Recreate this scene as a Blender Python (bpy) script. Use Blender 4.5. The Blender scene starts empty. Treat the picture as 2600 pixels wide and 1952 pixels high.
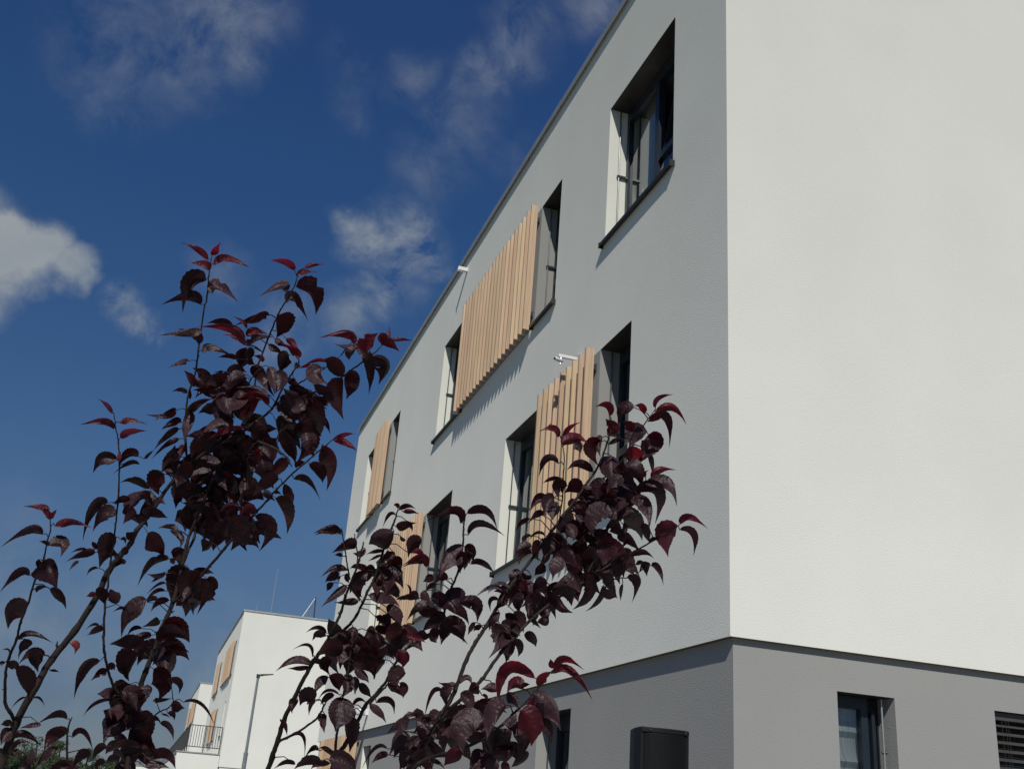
import bpy, math, random
from mathutils import Vector, Matrix
random.seed(7)
sc = bpy.context.scene
COL = sc.collection
R = math.radians

# ------------------------------------------------------------------ camera
YAW, PIT, ROL, F = R(16.8189844), R(22.37646166), R(4.49128639), 2664.32
CAM = Vector((-3.77704992, -6.69176657, 1.6))
_cy, _sy = math.cos(YAW), math.sin(YAW)
FWD = Vector((_sy*math.cos(PIT), _cy*math.cos(PIT), math.sin(PIT)))
_r = Vector((_cy, -_sy, 0)); _u = _r.cross(FWD)
RGT = math.cos(ROL)*_r + math.sin(ROL)*_u
UPV = -math.sin(ROL)*_r + math.cos(ROL)*_u
cam_d = bpy.data.cameras.new('camera'); cam = bpy.data.objects.new('camera', cam_d); COL.objects.link(cam)
cam.matrix_world = Matrix(((RGT.x, UPV.x, -FWD.x, CAM.x), (RGT.y, UPV.y, -FWD.y, CAM.y), (RGT.z, UPV.z, -FWD.z, CAM.z), (0, 0, 0, 1)))
cam_d.sensor_fit = 'HORIZONTAL'; cam_d.sensor_width = 36; cam_d.lens = F/2600*36
cam_d.clip_start = 0.05; cam_d.clip_end = 3000
sc.camera = cam
def ray(x, y): return FWD + (x-1300)/F*RGT - (y-976)/F*UPV
def at(x, y, d): return CAM + ray(x, y)*d

# ------------------------------------------------------------------ light
SUN = Vector((-1, -3.2, 3.05)).normalized()
sun_el = math.asin(SUN.z); sun_az = math.atan2(SUN.x, SUN.y)
sd = bpy.data.lights.new('sun', 'SUN'); sd.energy = 3.75; sd.angle = R(0.5); sd.color = (1.0, 0.965, 0.9)
so = bpy.data.objects.new('sun', sd); COL.objects.link(so)
so.rotation_euler = (-SUN).to_track_quat('-Z', 'Y').to_euler(); so.location = (-5, -20, 30)
sc.view_settings.view_transform = 'Standard'; sc.view_settings.look = 'None'
sc.view_settings.exposure = -0.28; sc.view_settings.gamma = 1.0

W = bpy.data.worlds.new('World'); sc.world = W; W.use_nodes = True
nt = W.node_tree; nt.nodes.clear()
def N(t, **k):
    n = nt.nodes.new(t)
    for a, b in k.items(): setattr(n, a, b)
    return n
def L(a, b): nt.links.new(a, b)
def M(op, a, b=None, c=None, clamp=False):
    n = N('ShaderNodeMath', operation=op); n.use_clamp = clamp
    for i, v in enumerate((a, b, c)):
        if v is None: continue
        if isinstance(v, (int, float)): n.inputs[i].default_value = v
        else: L(v, n.inputs[i])
    return n.outputs[0]
sky = N('ShaderNodeTexSky'); sky.sky_type = 'NISHITA'; sky.sun_disc = False
sky.sun_elevation = sun_el; sky.sun_rotation = sun_az; sky.altitude = 0; sky.air_density = 1.0; sky.dust_density = 0.2; sky.ozone_density = 8
bg = N('ShaderNodeBackground'); bg.inputs[1].default_value = 0.062*1.3
tc = N('ShaderNodeTexCoord')
sz = N('ShaderNodeSeparateXYZ'); L(tc.outputs['Generated'], sz.inputs[0])
gr = N('ShaderNodeValToRGB'); el = gr.color_ramp.elements      # deeper blue high up, less milky near the horizon
for i, (p, c) in enumerate(((.07, (.55, .53, .60)), (.12, (.74, .67, .68)), (.27, (.81, .91, .96)), (.52, (.65, .95, 1.18)), (.65, (.67, .94, 1.26)))):
    e = el[i] if i < 2 else el.new(p); e.position = p; e.color = (*[v/1.3 for v in c], 1)
L(sz.outputs[2], gr.inputs[0])
ml = N('ShaderNodeVectorMath', operation='MULTIPLY'); L(sky.outputs[0], ml.inputs[0]); L(gr.outputs[0], ml.inputs[1]); L(ml.outputs[0], bg.inputs[0])
nz = N('ShaderNodeTexNoise'); nz.inputs['Scale'].default_value = 9; nz.inputs['Detail'].default_value = 7; nz.inputs['Roughness'].default_value = 0.6
L(tc.outputs['Generated'], nz.inputs['Vector'])
vs = N('ShaderNodeVectorMath', operation='SUBTRACT'); L(nz.outputs['Color'], vs.inputs[0]); vs.inputs[1].default_value = (.5, .5, .5)
vm = N('ShaderNodeVectorMath', operation='SCALE'); L(vs.outputs[0], vm.inputs[0]); vm.inputs['Scale'].default_value = 0.085
va = N('ShaderNodeVectorMath', operation='ADD'); L(tc.outputs['Generated'], va.inputs[0]); L(vm.outputs[0], va.inputs[1])
# clouds: a bearing in the sky, an angular size and a thickness for each puff
BL = [(0, 640, 105, 1.3), (85, 670, 85, 1.25), (172, 715, 58, 1.1), (-110, 640, 150, 1.3), (45, 590, 56, 1.1), (130, 650, 42, 1.0), (212, 742, 38, .95),
      (330, 90, 150, .15), (520, 90, 90, .20), (585, 60, 60, .24), (560, 10, 120, .25), (480, 150, 90, .18), (220, 150, 90, .10), (270, 230, 80, .13), (640, 20, 90, .24), (600, 130, 60, .22),
      (880, 175, 60, .09), (1050, 210, 60, .18), (1215, 190, 60, .25), (1290, 150, 64, .30), (1180, 240, 44, .18), (1330, 80, 80, .15), (1170, 330, 90, .12), (1090, 430, 80, .13), (1510, 30, 80, .17), (880, 300, 50, .10), (1300, 420, 60, .10),
      (915, 600, 66, .62), (1030, 590, 84, .62), (870, 570, 40, .5), (980, 670, 66, .4), (960, 760, 62, .60), (900, 790, 50, .45), (1010, 740, 40, .5), (880, 820, 66, .30), (1040, 750, 50, .2), (1100, 640, 55, .28),
      (312, 790, 36, .42), (345, 835, 34, .46), (378, 870, 24, .4), (560, 690, 60, .12), (700, 850, 90, .14),
      (470, 1640, 150, .14), (250, 1560, 170, .10), (60, 1500, 190, .12), (120, 1780, 200, .08), (950, 1350, 160, .06)]
cov = None; wisp = None
for (x, y, r, s) in BL:
    d = ray(x, y).normalized()
    n = N('ShaderNodeVectorMath', operation='DISTANCE'); L(va.outputs[0], n.inputs[0]); n.inputs[1].default_value = d
    mr = N('ShaderNodeMapRange', interpolation_type='SMOOTHSTEP'); mr.inputs['From Min'].default_value = r/F*(1.35 if s > .9 else 1.75); mr.inputs['From Max'].default_value = r/F*(.35 if s > .9 else .02)
    mr.inputs['To Min'].default_value = 0; mr.inputs['To Max'].default_value = s; L(n.outputs['Value'], mr.inputs['Value'])
    if s > .9: cov = mr.outputs[0] if cov is None else M('MAXIMUM', cov, mr.outputs[0])
    else: wisp = mr.outputs[0] if wisp is None else M('MAXIMUM', wisp, mr.outputs[0])
n4 = N('ShaderNodeTexNoise'); n4.inputs['Scale'].default_value = 17; n4.inputs['Detail'].default_value = 11; n4.inputs['Roughness'].default_value = 0.66; n4.inputs['Distortion'].default_value = .35
L(tc.outputs['Generated'], n4.inputs['Vector'])
w4 = N('ShaderNodeMapRange'); w4.inputs['From Min'].default_value = .38; w4.inputs['From Max'].default_value = .66; w4.inputs['To Min'].default_value = .0; w4.inputs['To Max'].default_value = 1.9; L(n4.outputs['Fac'], w4.inputs['Value'])
wisp = M('MULTIPLY', wisp, w4.outputs[0])
n2 = N('ShaderNodeTexNoise'); n2.inputs['Scale'].default_value = 14; n2.inputs['Detail'].default_value = 9; n2.inputs['Roughness'].default_value = 0.62
L(tc.outputs['Generated'], n2.inputs['Vector'])
w2 = N('ShaderNodeMapRange'); w2.inputs['From Min'].default_value = .30; w2.inputs['From Max'].default_value = .68; w2.inputs['To Min'].default_value = .50; w2.inputs['To Max'].default_value = 1.18
L(n2.outputs['Fac'], w2.inputs['Value'])
cf = M('MAXIMUM', M('MULTIPLY', cov, w2.outputs[0], clamp=True), wisp, clamp=True); cf = M('MULTIPLY', cf, .92)
cb = N('ShaderNodeBackground'); cb.inputs[0].default_value = (.42, .46, .48, 1); cb.inputs[1].default_value = 0.95
n3 = N('ShaderNodeTexNoise'); n3.inputs['Scale'].default_value = 7; n3.inputs['Detail'].default_value = 6; L(va.outputs[0], n3.inputs['Vector'])
cr = N('ShaderNodeValToRGB'); cr.color_ramp.elements[0].position = .35; cr.color_ramp.elements[0].color = (.33, .38, .42, 1); cr.color_ramp.elements[1].position = .62; cr.color_ramp.elements[1].color = (.50, .52, .53, 1)
L(n3.outputs['Fac'], cr.inputs[0]); L(cr.outputs[0], cb.inputs[0])
mx = N('ShaderNodeMixShader'); L(cf, mx.inputs[0]); L(bg.outputs[0], mx.inputs[1]); L(cb.outputs[0], mx.inputs[2])
ow = N('ShaderNodeOutputWorld'); L(mx.outputs[0], ow.inputs[0])

# ------------------------------------------------------------------ materials
def mat(name, col, rough=.6, spec=.4, metal=0, var=0.0, vscale=3, bump=0, bscale=100, coat=0, detail=4, stretch=None, drough=0):
    m = bpy.data.materials.new(name); m.use_nodes = True; t = m.node_tree; b = t.nodes['Principled BSDF']
    b.inputs['Base Color'].default_value = (*col, 1); b.inputs['Roughness'].default_value = rough; b.inputs['Metallic'].default_value = metal
    b.inputs['Specular IOR Level'].default_value = spec; b.inputs['Diffuse Roughness'].default_value = drough; b.inputs['Coat Weight'].default_value = coat
    co = t.nodes.new('ShaderNodeTexCoord'); vec = co.outputs['Object']
    if stretch:
        mp = t.nodes.new('ShaderNodeMapping'); mp.inputs['Scale'].default_value = stretch; t.links.new(vec, mp.inputs[0]); vec = mp.outputs[0]
    if var:
        n = t.nodes.new('ShaderNodeTexNoise'); n.inputs['Scale'].default_value = vscale; n.inputs['Detail'].default_value = detail; t.links.new(vec, n.inputs['Vector'])
        r = t.nodes.new('ShaderNodeValToRGB'); r.color_ramp.elements[0].position = .3; r.color_ramp.elements[1].position = .7
        r.color_ramp.elements[0].color = (*[c*(1-var) for c in col], 1); r.color_ramp.elements[1].color = (*[min(1, c*(1+var)) for c in col], 1)
        t.links.new(n.outputs['Fac'], r.inputs[0]); t.links.new(r.outputs[0], b.inputs['Base Color'])
    if bump:
        n = t.nodes.new('ShaderNodeTexNoise'); n.inputs['Scale'].default_value = bscale; n.inputs['Detail'].default_value = 3; t.links.new(vec, n.inputs['Vector'])
        bp = t.nodes.new('ShaderNodeBump'); bp.inputs['Strength'].default_value = 1; bp.inputs['Distance'].default_value = bump
        t.links.new(n.outputs['Fac'], bp.inputs['Height']); t.links.new(bp.outputs[0], b.inputs['Normal'])
    return m
WHITE = mat('white_render', (.84, .838, .758), .92, .15, var=.03, vscale=.7, bump=.0036, bscale=100, drough=.42, detail=9)
GREY = mat('grey_render', (.36, .358, .335), .92, .15, var=.035, vscale=.9, bump=.0034, bscale=100, drough=.35, detail=9)
TRIM = mat('base_trim', (.14, .115, .07), .7, .3, var=.2, vscale=3)
COPING = mat('coping_metal', (.46, .46, .44), .42, .5, metal=.4, var=.1, vscale=3)
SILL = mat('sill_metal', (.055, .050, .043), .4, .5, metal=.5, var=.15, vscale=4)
FRAME = mat('window_frame', (.018, .026, .034), .35, .5, var=.12, vscale=6)
RAIL = mat('guide_rail', (.10, .11, .115), .3, .6, metal=.6, var=.08, vscale=6)
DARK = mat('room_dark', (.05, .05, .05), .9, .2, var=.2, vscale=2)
ROOMW = mat('room_wall', (.22, .21, .19), .9, .2, var=.1, vscale=2)
CURT = mat('curtain_cloth', (.38, .38, .36), .9, .2, var=.3, vscale=5, stretch=(14, 1, .6))
CURT2 = mat('light_curtain_cloth', (.66, .66, .58), .9, .2, var=.12, vscale=5, stretch=(14, 1, .6))
BLIND = mat('blind_slat', (.075, .07, .066), .45, .4, var=.08, vscale=5)
BLACKP = mat('speaker_plastic', (.009, .009, .010), .62, .25, var=.2, vscale=20, bump=.0004, bscale=300)
GRILLE = mat('speaker_grille', (.005, .0055, .006), .65, .2, var=.3, vscale=60, bump=.0006, bscale=260)
METAL = mat('galvanised_metal', (.42, .44, .46), .4, .5, metal=.7, var=.12, vscale=5)
DMETAL = mat('dark_metal', (.05, .06, .065), .45, .5, metal=.3, var=.1, vscale=5)
WPLAST = mat('white_plastic', (.75, .75, .74), .4, .5, var=.03, vscale=9)
RAILG = mat('railing_paint', (.045, .047, .044), .5, .4, var=.1, vscale=5)
BARK = mat('plum_bark', (.026, .0175, .014), .75, .3, var=.5, vscale=40, bump=.0012, bscale=160, stretch=(1, 1, .25))
BARK2 = mat('bark', (.09, .07, .05), .9, .2, var=.3, vscale=4)
PAVE = mat('pavement', (.26, .25, .235), .9, .2, var=.12, vscale=.8, bump=.003, bscale=40)
GRASS = mat('grass_ground', (.07, .10, .035), .95, .1, var=.35, vscale=.3, bump=.02, bscale=8)
ROOFM = mat('roof_membrane', (.2, .2, .2), .9, .2, var=.1, vscale=1)

def glass_mat():
    m = bpy.data.materials.new('window_glass'); m.use_nodes = True; t = m.node_tree; t.nodes.clear()
    o = t.nodes.new('ShaderNodeOutputMaterial'); g = t.nodes.new('ShaderNodeBsdfGlossy'); g.inputs['Roughness'].default_value = .015; g.inputs['Color'].default_value = (.92, .96, 1, 1)
    tr = t.nodes.new('ShaderNodeBsdfTransparent'); tr.inputs[0].default_value = (.66, .71, .72, 1)
    fr = t.nodes.new('ShaderNodeFresnel'); gi = t.nodes.new('ShaderNodeNewGeometry')   # thin pane: same reflectance from both sides
    io = t.nodes.new('ShaderNodeMath'); io.operation = 'MULTIPLY_ADD'; t.links.new(gi.outputs['Backfacing'], io.inputs[0]); io.inputs[1].default_value = 1/2.5-2.5; io.inputs[2].default_value = 2.5; t.links.new(io.outputs[0], fr.inputs['IOR'])
    co = t.nodes.new('ShaderNodeTexCoord'); n = t.nodes.new('ShaderNodeTexNoise'); n.inputs['Scale'].default_value = 1.6; t.links.new(co.outputs['Object'], n.inputs['Vector'])
    b = t.nodes.new('ShaderNodeBump'); b.inputs['Strength'].default_value = 1; b.inputs['Distance'].default_value = .0012; t.links.new(n.outputs['Fac'], b.inputs['Height']); t.links.new(b.outputs[0], g.inputs['Normal'])
    mx = t.nodes.new('ShaderNodeMixShader'); t.links.new(fr.outputs[0], mx.inputs[0]); t.links.new(tr.outputs[0], mx.inputs[1]); t.links.new(g.outputs[0], mx.inputs[2]); t.links.new(mx.outputs[0], o.inputs[0])
    return m
GLASS = glass_mat()

def wood_mat():
    m = bpy.data.materials.new('oak_slat'); m.use_nodes = True; t = m.node_tree; b = t.nodes['Principled BSDF']; b.inputs['Roughness'].default_value = .55; b.inputs['Specular IOR Level'].default_value = .35
    co = t.nodes.new('ShaderNodeTexCoord'); mp = t.nodes.new('ShaderNodeMapping'); mp.inputs['Scale'].default_value = (60, 60, 1.6)
    gi = t.nodes.new('ShaderNodeNewGeometry')
    ad = t.nodes.new('ShaderNodeVectorMath'); ad.operation = 'ADD'; sc_ = t.nodes.new('ShaderNodeVectorMath'); sc_.operation = 'SCALE'; sc_.inputs['Scale'].default_value = 30
    cm = t.nodes.new('ShaderNodeCombineXYZ'); t.links.new(gi.outputs['Random Per Island'], cm.inputs[2]); t.links.new(gi.outputs['Random Per Island'], cm.inputs[0]); t.links.new(cm.outputs[0], sc_.inputs[0])
    t.links.new(co.outputs['Object'], mp.inputs[0]); t.links.new(mp.outputs[0], ad.inputs[0]); t.links.new(sc_.outputs[0], ad.inputs[1])
    n = t.nodes.new('ShaderNodeTexNoise'); n.inputs['Scale'].default_value = 1; n.inputs['Detail'].default_value = 5; n.inputs['Roughness'].default_value = .6; t.links.new(ad.outputs[0], n.inputs['Vector'])
    r = t.nodes.new('ShaderNodeValToRGB'); r.color_ramp.elements[0].position = .3; r.color_ramp.elements[1].position = .72
    r.color_ramp.elements[0].color = (.50, .345, .215, 1); r.color_ramp.elements[1].color = (.68, .50, .335, 1); t.links.new(n.outputs['Fac'], r.inputs[0])
    hs = t.nodes.new('ShaderNodeHueSaturation'); mr = t.nodes.new('ShaderNodeMapRange'); mr.inputs['To Min'].default_value = .82; mr.inputs['To Max'].default_value = 1.1
    mh = t.nodes.new('ShaderNodeMath'); mh.operation = 'PINGPONG'; mh.inputs[1].default_value = .13; t.links.new(gi.outputs['Random Per Island'], mh.inputs[0]); mh2 = t.nodes.new('ShaderNodeMath'); mh2.operation = 'MULTIPLY_ADD'; t.links.new(mh.outputs[0], mh2.inputs[0]); mh2.inputs[1].default_value = .16; mh2.inputs[2].default_value = .489; t.links.new(mh2.outputs[0], hs.inputs['Hue'])
    t.links.new(gi.outputs['Random Per Island'], mr.inputs['Value']); t.links.new(mr.outputs[0], hs.inputs['Value']); t.links.new(r.outputs[0], hs.inputs['Color']); t.links.new(hs.outputs[0], b.inputs['Base Color'])
    return m
WOOD = wood_mat()

def leaf_mat():
    m = bpy.data.materials.new('plum_leaf'); m.use_nodes = True; t = m.node_tree; b = t.nodes['Principled BSDF']; out = t.nodes['Material Output']
    a = t.nodes.new('ShaderNodeAttribute'); a.attribute_name = 'tint'
    co = t.nodes.new('ShaderNodeTexCoord'); n = t.nodes.new('ShaderNodeTexNoise'); n.inputs['Scale'].default_value = 60; n.inputs['Detail'].default_value = 5; t.links.new(co.outputs['Object'], n.inputs['Vector'])
    mr = t.nodes.new('ShaderNodeMapRange'); mr.inputs['From Min'].default_value = .3; mr.inputs['From Max'].default_value = .7; mr.inputs['To Min'].default_value = .65; mr.inputs['To Max'].default_value = 1.4; t.links.new(n.outputs['Fac'], mr.inputs['Value'])
    ml = t.nodes.new('ShaderNodeVectorMath'); ml.operation = 'SCALE'; t.links.new(a.outputs['Color'], ml.inputs[0]); t.links.new(mr.outputs[0], ml.inputs['Scale'])
    t.links.new(ml.outputs[0], b.inputs['Base Color']); b.inputs['Roughness'].default_value = .44; b.inputs['Specular IOR Level'].default_value = .22
    # veins: waves across the blade from the leaf's own uv, plus crinkle
    uv = t.nodes.new('ShaderNodeUVMap'); uv.uv_map = 'leaf'
    sx = t.nodes.new('ShaderNodeSeparateXYZ'); t.links.new(uv.outputs[0], sx.inputs[0])
    ab = t.nodes.new('ShaderNodeMath'); ab.operation = 'ABSOLUTE'; t.links.new(sx.outputs[0], ab.inputs[0])
    ph = t.nodes.new('ShaderNodeMath'); ph.operation = 'MULTIPLY_ADD'; t.links.new(ab.outputs[0], ph.inputs[0]); ph.inputs[1].default_value = -9; 
    p2 = t.nodes.new('ShaderNodeMath'); p2.operation = 'MULTIPLY'; t.links.new(sx.outputs[1], p2.inputs[0]); p2.inputs[1].default_value = 46; t.links.new(p2.outputs[0], ph.inputs[2])
    si = t.nodes.new('ShaderNodeMath'); si.operation = 'SINE'; t.links.new(ph.outputs[0], si.inputs[0])
    n2 = t.nodes.new('ShaderNodeTexNoise'); n2.inputs['Scale'].default_value = 170; n2.inputs['Detail'].default_value = 3; t.links.new(co.outputs['Object'], n2.inputs['Vector'])
    ma = t.nodes.new('ShaderNodeMath'); ma.operation = 'MULTIPLY_ADD'; t.links.new(si.outputs[0], ma.inputs[0]); ma.inputs[1].default_value = .07; t.links.new(n2.outputs['Fac'], ma.inputs[2])
    bp = t.nodes.new('ShaderNodeBump'); bp.inputs['Distance'].default_value = .0016; bp.inputs['Strength'].default_value = 1; t.links.new(ma.outputs[0], bp.inputs['Height']); t.links.new(bp.outputs[0], b.inputs['Normal'])
    tl = t.nodes.new('ShaderNodeBsdfTranslucent'); a2 = t.nodes.new('ShaderNodeAttribute'); a2.attribute_name = 'glow'; t.links.new(a2.outputs['Color'], tl.inputs[0])
    ad = t.nodes.new('ShaderNodeAddShader'); t.links.new(b.outputs[0], ad.inputs[0]); t.links.new(tl.outputs[0], ad.inputs[1]); t.links.new(ad.outputs[0], out.inputs[0])
    return m
LEAF = leaf_mat()
def green_leaf():
    m = bpy.data.materials.new('green_leaf'); m.use_nodes = True; t = m.node_tree; b = t.nodes['Principled BSDF']
    gi = t.nodes.new('ShaderNodeNewGeometry'); r = t.nodes.new('ShaderNodeValToRGB'); r.color_ramp.elements[0].color = (.022, .042, .013, 1); r.color_ramp.elements[1].color = (.075, .105, .034, 1)
    t.links.new(gi.outputs['Random Per Island'], r.inputs[0]); t.links.new(r.outputs[0], b.inputs['Base Color']); b.inputs['Roughness'].default_value = .6
    return m
GLEAF = green_leaf()

# ------------------------------------------------------------------ helpers
class MB:
    def __init__(s): s.v = []; s.f = []; s.mi = []
    def quad(s, a, b, c, d, mi=0):
        i = len(s.v); s.v += [tuple(a), tuple(b), tuple(c), tuple(d)]; s.f.append((i, i+1, i+2, i+3)); s.mi.append(mi)
    def box(s, x0, x1, y0, y1, z0, z1, mi=0):
        i = len(s.v); s.v += [(x0, y0, z0), (x1, y0, z0), (x1, y1, z0), (x0, y1, z0), (x0, y0, z1), (x1, y0, z1), (x1, y1, z1), (x0, y1, z1)]
        for q in ((0, 3, 2, 1), (4, 5, 6, 7), (0, 1, 5, 4), (1, 2, 6, 5), (2, 3, 7, 6), (3, 0, 4, 7)):
            s.f.append(tuple(i+k for k in q)); s.mi.append(mi)
    def tube(s, pts, rad, n=6, cap=True, mi=0):
        pts = [Vector(p) for p in pts]
        if isinstance(rad, (int, float)): rad = [rad]*len(pts)
        base = len(s.v); prev = None
        for k, p in enumerate(pts):
            t = (pts[min(k+1, len(pts)-1)] - pts[max(k-1, 0)]).normalized()
            a = (prev - t*prev.dot(t)) if prev is not None else t.orthogonal()
            if a.length < 1e-6: a = t.orthogonal()
            a.normalize(); b = t.cross(a); prev = a
            for j in range(n):
                an = 2*math.pi*j/n; s.v.append(tuple(p + rad[k]*(math.cos(an)*a + math.sin(an)*b)))
        for k in range(len(pts)-1):
            for j in range(n):
                s.f.append((base+k*n+j, base+k*n+(j+1) % n, base+(k+1)*n+(j+1) % n, base+(k+1)*n+j)); s.mi.append(mi)
        if cap:
            s.f.append(tuple(base+j for j in reversed(range(n)))); s.mi.append(mi)
            s.f.append(tuple(base+(len(pts)-1)*n+j for j in range(n))); s.mi.append(mi)
    def build(s, name, mats, parent=None, smooth=False, off=(0, 0, 0)):
        me = bpy.data.meshes.new(name)
        me.from_pydata([(a-off[0], b-off[1], c-off[2]) for a, b, c in s.v], [], s.f)
        if not isinstance(mats, (list, tuple)): mats = [mats]
        for m in mats: me.materials.append(m)
        me.polygons.foreach_set('material_index', s.mi)
        if smooth: me.polygons.foreach_set('use_smooth', [True]*len(me.polygons))
        me.update()
        o = bpy.data.objects.new(name, me); COL.objects.link(o)
        if parent: o.parent = parent
        return o
def tag(o, label=None, cat=None, group=None, kind=None):
    if label: o['label'] = label
    if cat: o['category'] = cat
    if group: o['group'] = group
    if kind: o['kind'] = kind
    return o
def empty(name, loc, label=None, cat=None, group=None):
    o = bpy.data.objects.new(name, None); COL.objects.link(o); o.location = loc; o.empty_display_size = .2
    return tag(o, label, cat, group)
def bevel(o, w, seg=2):
    m = o.modifiers.new('bevel', 'BEVEL'); m.width = w; m.segments = seg; m.limit_method = 'ANGLE'; return o

# ------------------------------------------------------------------ ground
g = MB(); g.quad((-900, -500, -.02), (900, -500, -.02), (900, 1500, -.02), (-900, 1500, -.02))
tag(g.build('ground', GRASS), kind='structure')
g = MB(); g.quad((-14, -30, 0), (40, -30, 0), (40, 140, 0), (-14, 140, 0))
tag(g.build('pavement', PAVE), kind='structure')

# ------------------------------------------------------------------ buildings
INS = .05   # the grey ground floor sits back behind the white upper wall
ROOF, BAND = 10.61, 2.90
T1, S1_, T2, S2_ = 9.31, 7.50, 6.22, 4.42
DEP = .22
def facade_x(mb, X, y0, y1, z0, z1, holes, paint, mi0):
    ys = sorted({y0, y1, *[h[0] for h in holes], *[h[1] for h in holes], *[p[0] for p in paint], *[p[1] for p in paint]}); ys = [y for y in ys if y0 <= y <= y1]
    zs = sorted({z0, z1, *[h[2] for h in holes], *[h[3] for h in holes], *[p[2] for p in paint], *[p[3] for p in paint]}); zs = [z for z in zs if z0 <= z <= z1]
    for a, b in zip(ys, ys[1:]):
        for c, d in zip(zs, zs[1:]):
            my, mz = (a+b)/2, (c+d)/2
            if any(h[0] < my < h[1] and h[2] < mz < h[3] for h in holes): continue
            mi = mi0
            if any(p[0] < my < p[1] and p[2] < mz < p[3] for p in paint): mi = 1
            mb.quad((X, b, c), (X, a, c), (X, a, d), (X, b, d), mi)
def window_x(root, X, y0, y1, z0, z1, jn, jf, detail=True, split=None, blind=False, curtain=False, sill=True):
    """opening in a wall whose outer face is the plane x = X; jn/jf: render of near and far reveal (0 white, 1 grey)"""
    w = MB(); D = DEP+.1; e = .0
    w.quad((X, y0, z0), (X+D, y0, z0), (X+D, y0, z1), (X, y0, z1), jn)
    w.quad((X+D, y1, z0), (X, y1, z0), (X, y1, z1), (X+D, y1, z1), jf)
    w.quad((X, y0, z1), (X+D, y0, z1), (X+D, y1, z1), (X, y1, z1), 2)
    w.quad((X, y0, z0), (X, y1, z0), (X+D, y1, z0), (X+D, y0, z0), jn)
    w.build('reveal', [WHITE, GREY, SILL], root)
    fx0, fx1 = X+DEP, X+DEP+.07; t = .065; g0 = .004
    fr = MB()
    fr.box(fx0, fx1, y0+g0, y0+t, z0+g0, z1-g0); fr.box(fx0, fx1, y1-t, y1-g0, z0+g0, z1-g0)
    fr.box(fx0, fx1, y0+t, y1-t, z0+g0, z0+t); fr.box(fx0, fx1, y0+t, y1-t, z1-t-.09, z1-g0)
    zt = z1-t-.09
    if split:
        ym = y0+split; fr.box(fx0-.004, fx1-.002, ym, ym+.09, z0+t, zt); fr.box(fx0-.002, fx1-.001, y0+t, ym, z0+.62, z0+.70)
    else:
        fr.box(fx0-.002, fx1-.001, y0+t, y1-t, z0+.62, z0+.70)
    win = fr.build('window', FRAME, root)
    gl = MB(); gx = fx0+.03
    if split:
        gl.quad((gx, y1-t, z0+t), (gx, ym+.09, z0+t), (gx, ym+.09, zt), (gx, y1-t, zt))
        gl.quad((gx, ym, z0+t), (gx, y0+t, z0+t), (gx, y0+t, z0+.62), (gx, ym, z0+.62))
        # tilted casement: top leans into the room
        sa = MB(); a = (gx+.02); b2 = a+.16
        def P(y, k): return (a+(b2-a)*k, y, z0+.70+(zt-z0-.70)*k)
        ya, yb = y0+t, ym
        for (p, q, r_) in ((ya, ya+.05, None), (yb-.05, yb, None)):
            sa.quad((P(q, 0)), P(p, 0), P(p, 1), P(q, 1))
        sa.quad(P(yb-.05, 0), P(ya+.05, 0), P(ya+.05, .06), P(yb-.05, .06)); sa.quad(P(yb-.05, .94), P(ya+.05, .94), P(ya+.05, 1), P(yb-.05, 1))
        cs = sa.build('casement', FRAME, win); so_ = cs.modifiers.new('thick', 'SOLIDIFY'); so_.thickness = .04; so_.offset = 0
        gl.quad(P(yb-.05, .06), P(ya+.05, .06), P(ya+.05, .94), P(yb-.05, .94))
    else:
        gl.quad((gx, y1-t, z0+t), (gx, y0+t, z0+t), (gx, y0+t, z0+.62), (gx, y1-t, z0+.62))
        gl.quad((gx, y1-t, z0+.70), (gx, y0+t, z0+.70), (gx, y0+t, zt), (gx, y1-t, zt))
    gl.build('glass', GLASS, win)
    rm = MB(); xa, xb = fx1+.02, fx1+1.6; a, b, c, d = y0-.02, y1+.02, z0-.02, z1+.02
    rm.quad((xb, a, c), (xb, b, c), (xb, b, d), (xb, a, d)); rm.quad((xa, a, c), (xb, a, c), (xb, a, d), (xa, a, d)); rm.quad((xa, b, c), (xb, b, c), (xb, b, d), (xa, b, d))
    rm.quad((xa, a, c), (xb, a, c), (xb, b, c), (xa, b, c)); rm.quad((xa, a, d), (xb, a, d), (xb, b, d), (xa, b, d))
    rm.build('room_interior', ROOMW, root)
    if curtain:
        cm = MB(); n = 26; xx = fx1+.09
        pts = [(xx+.022*math.sin(i*1.9)+.01*math.sin(i*.7), y1-.05-(y1-y0-.1)*curtain*i/n) for i in range(n+1)]
        for p, q in zip(pts, pts[1:]): cm.quad((p[0], p[1], z0), (q[0], q[1], z0), (q[0], q[1], z1), (p[0], p[1], z1))
        cm.build('curtain', CURT2, win, smooth=True)
    if blind:
        bm_ = MB(); z = z1-.12
        while z > z0+.05:
            bm_.quad((X+.09, y1-.03, z), (X+.09, y0+.03, z), (X+.145, y0+.03, z+.028), (X+.145, y1-.03, z+.028)); z -= .07
        bm_.build('venetian_blind', BLIND, win)
    if detail:
        for yy, sg in ((y0, 1), (y1, -1)):
            rl = MB(); xr = X+.125
            rl.tube([(xr, yy+sg*.022, z0+.01), (xr, yy+sg*.022, z1-.02)], .0085, 8)
            zc = z0+(z1-z0)*.50
            rl.box(xr-.02, X+DEP, yy+sg*.012 if sg > 0 else yy-.034, yy+.034 if sg > 0 else yy-.012, zc-.013, zc+.013)
            rl.box(xr-.016, xr+.02, yy+.006 if sg > 0 else yy-.036, yy+.036 if sg > 0 else yy-.006, z0+.035, z0+.055)
            rl.build('guide_rail', RAIL, win)
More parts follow.
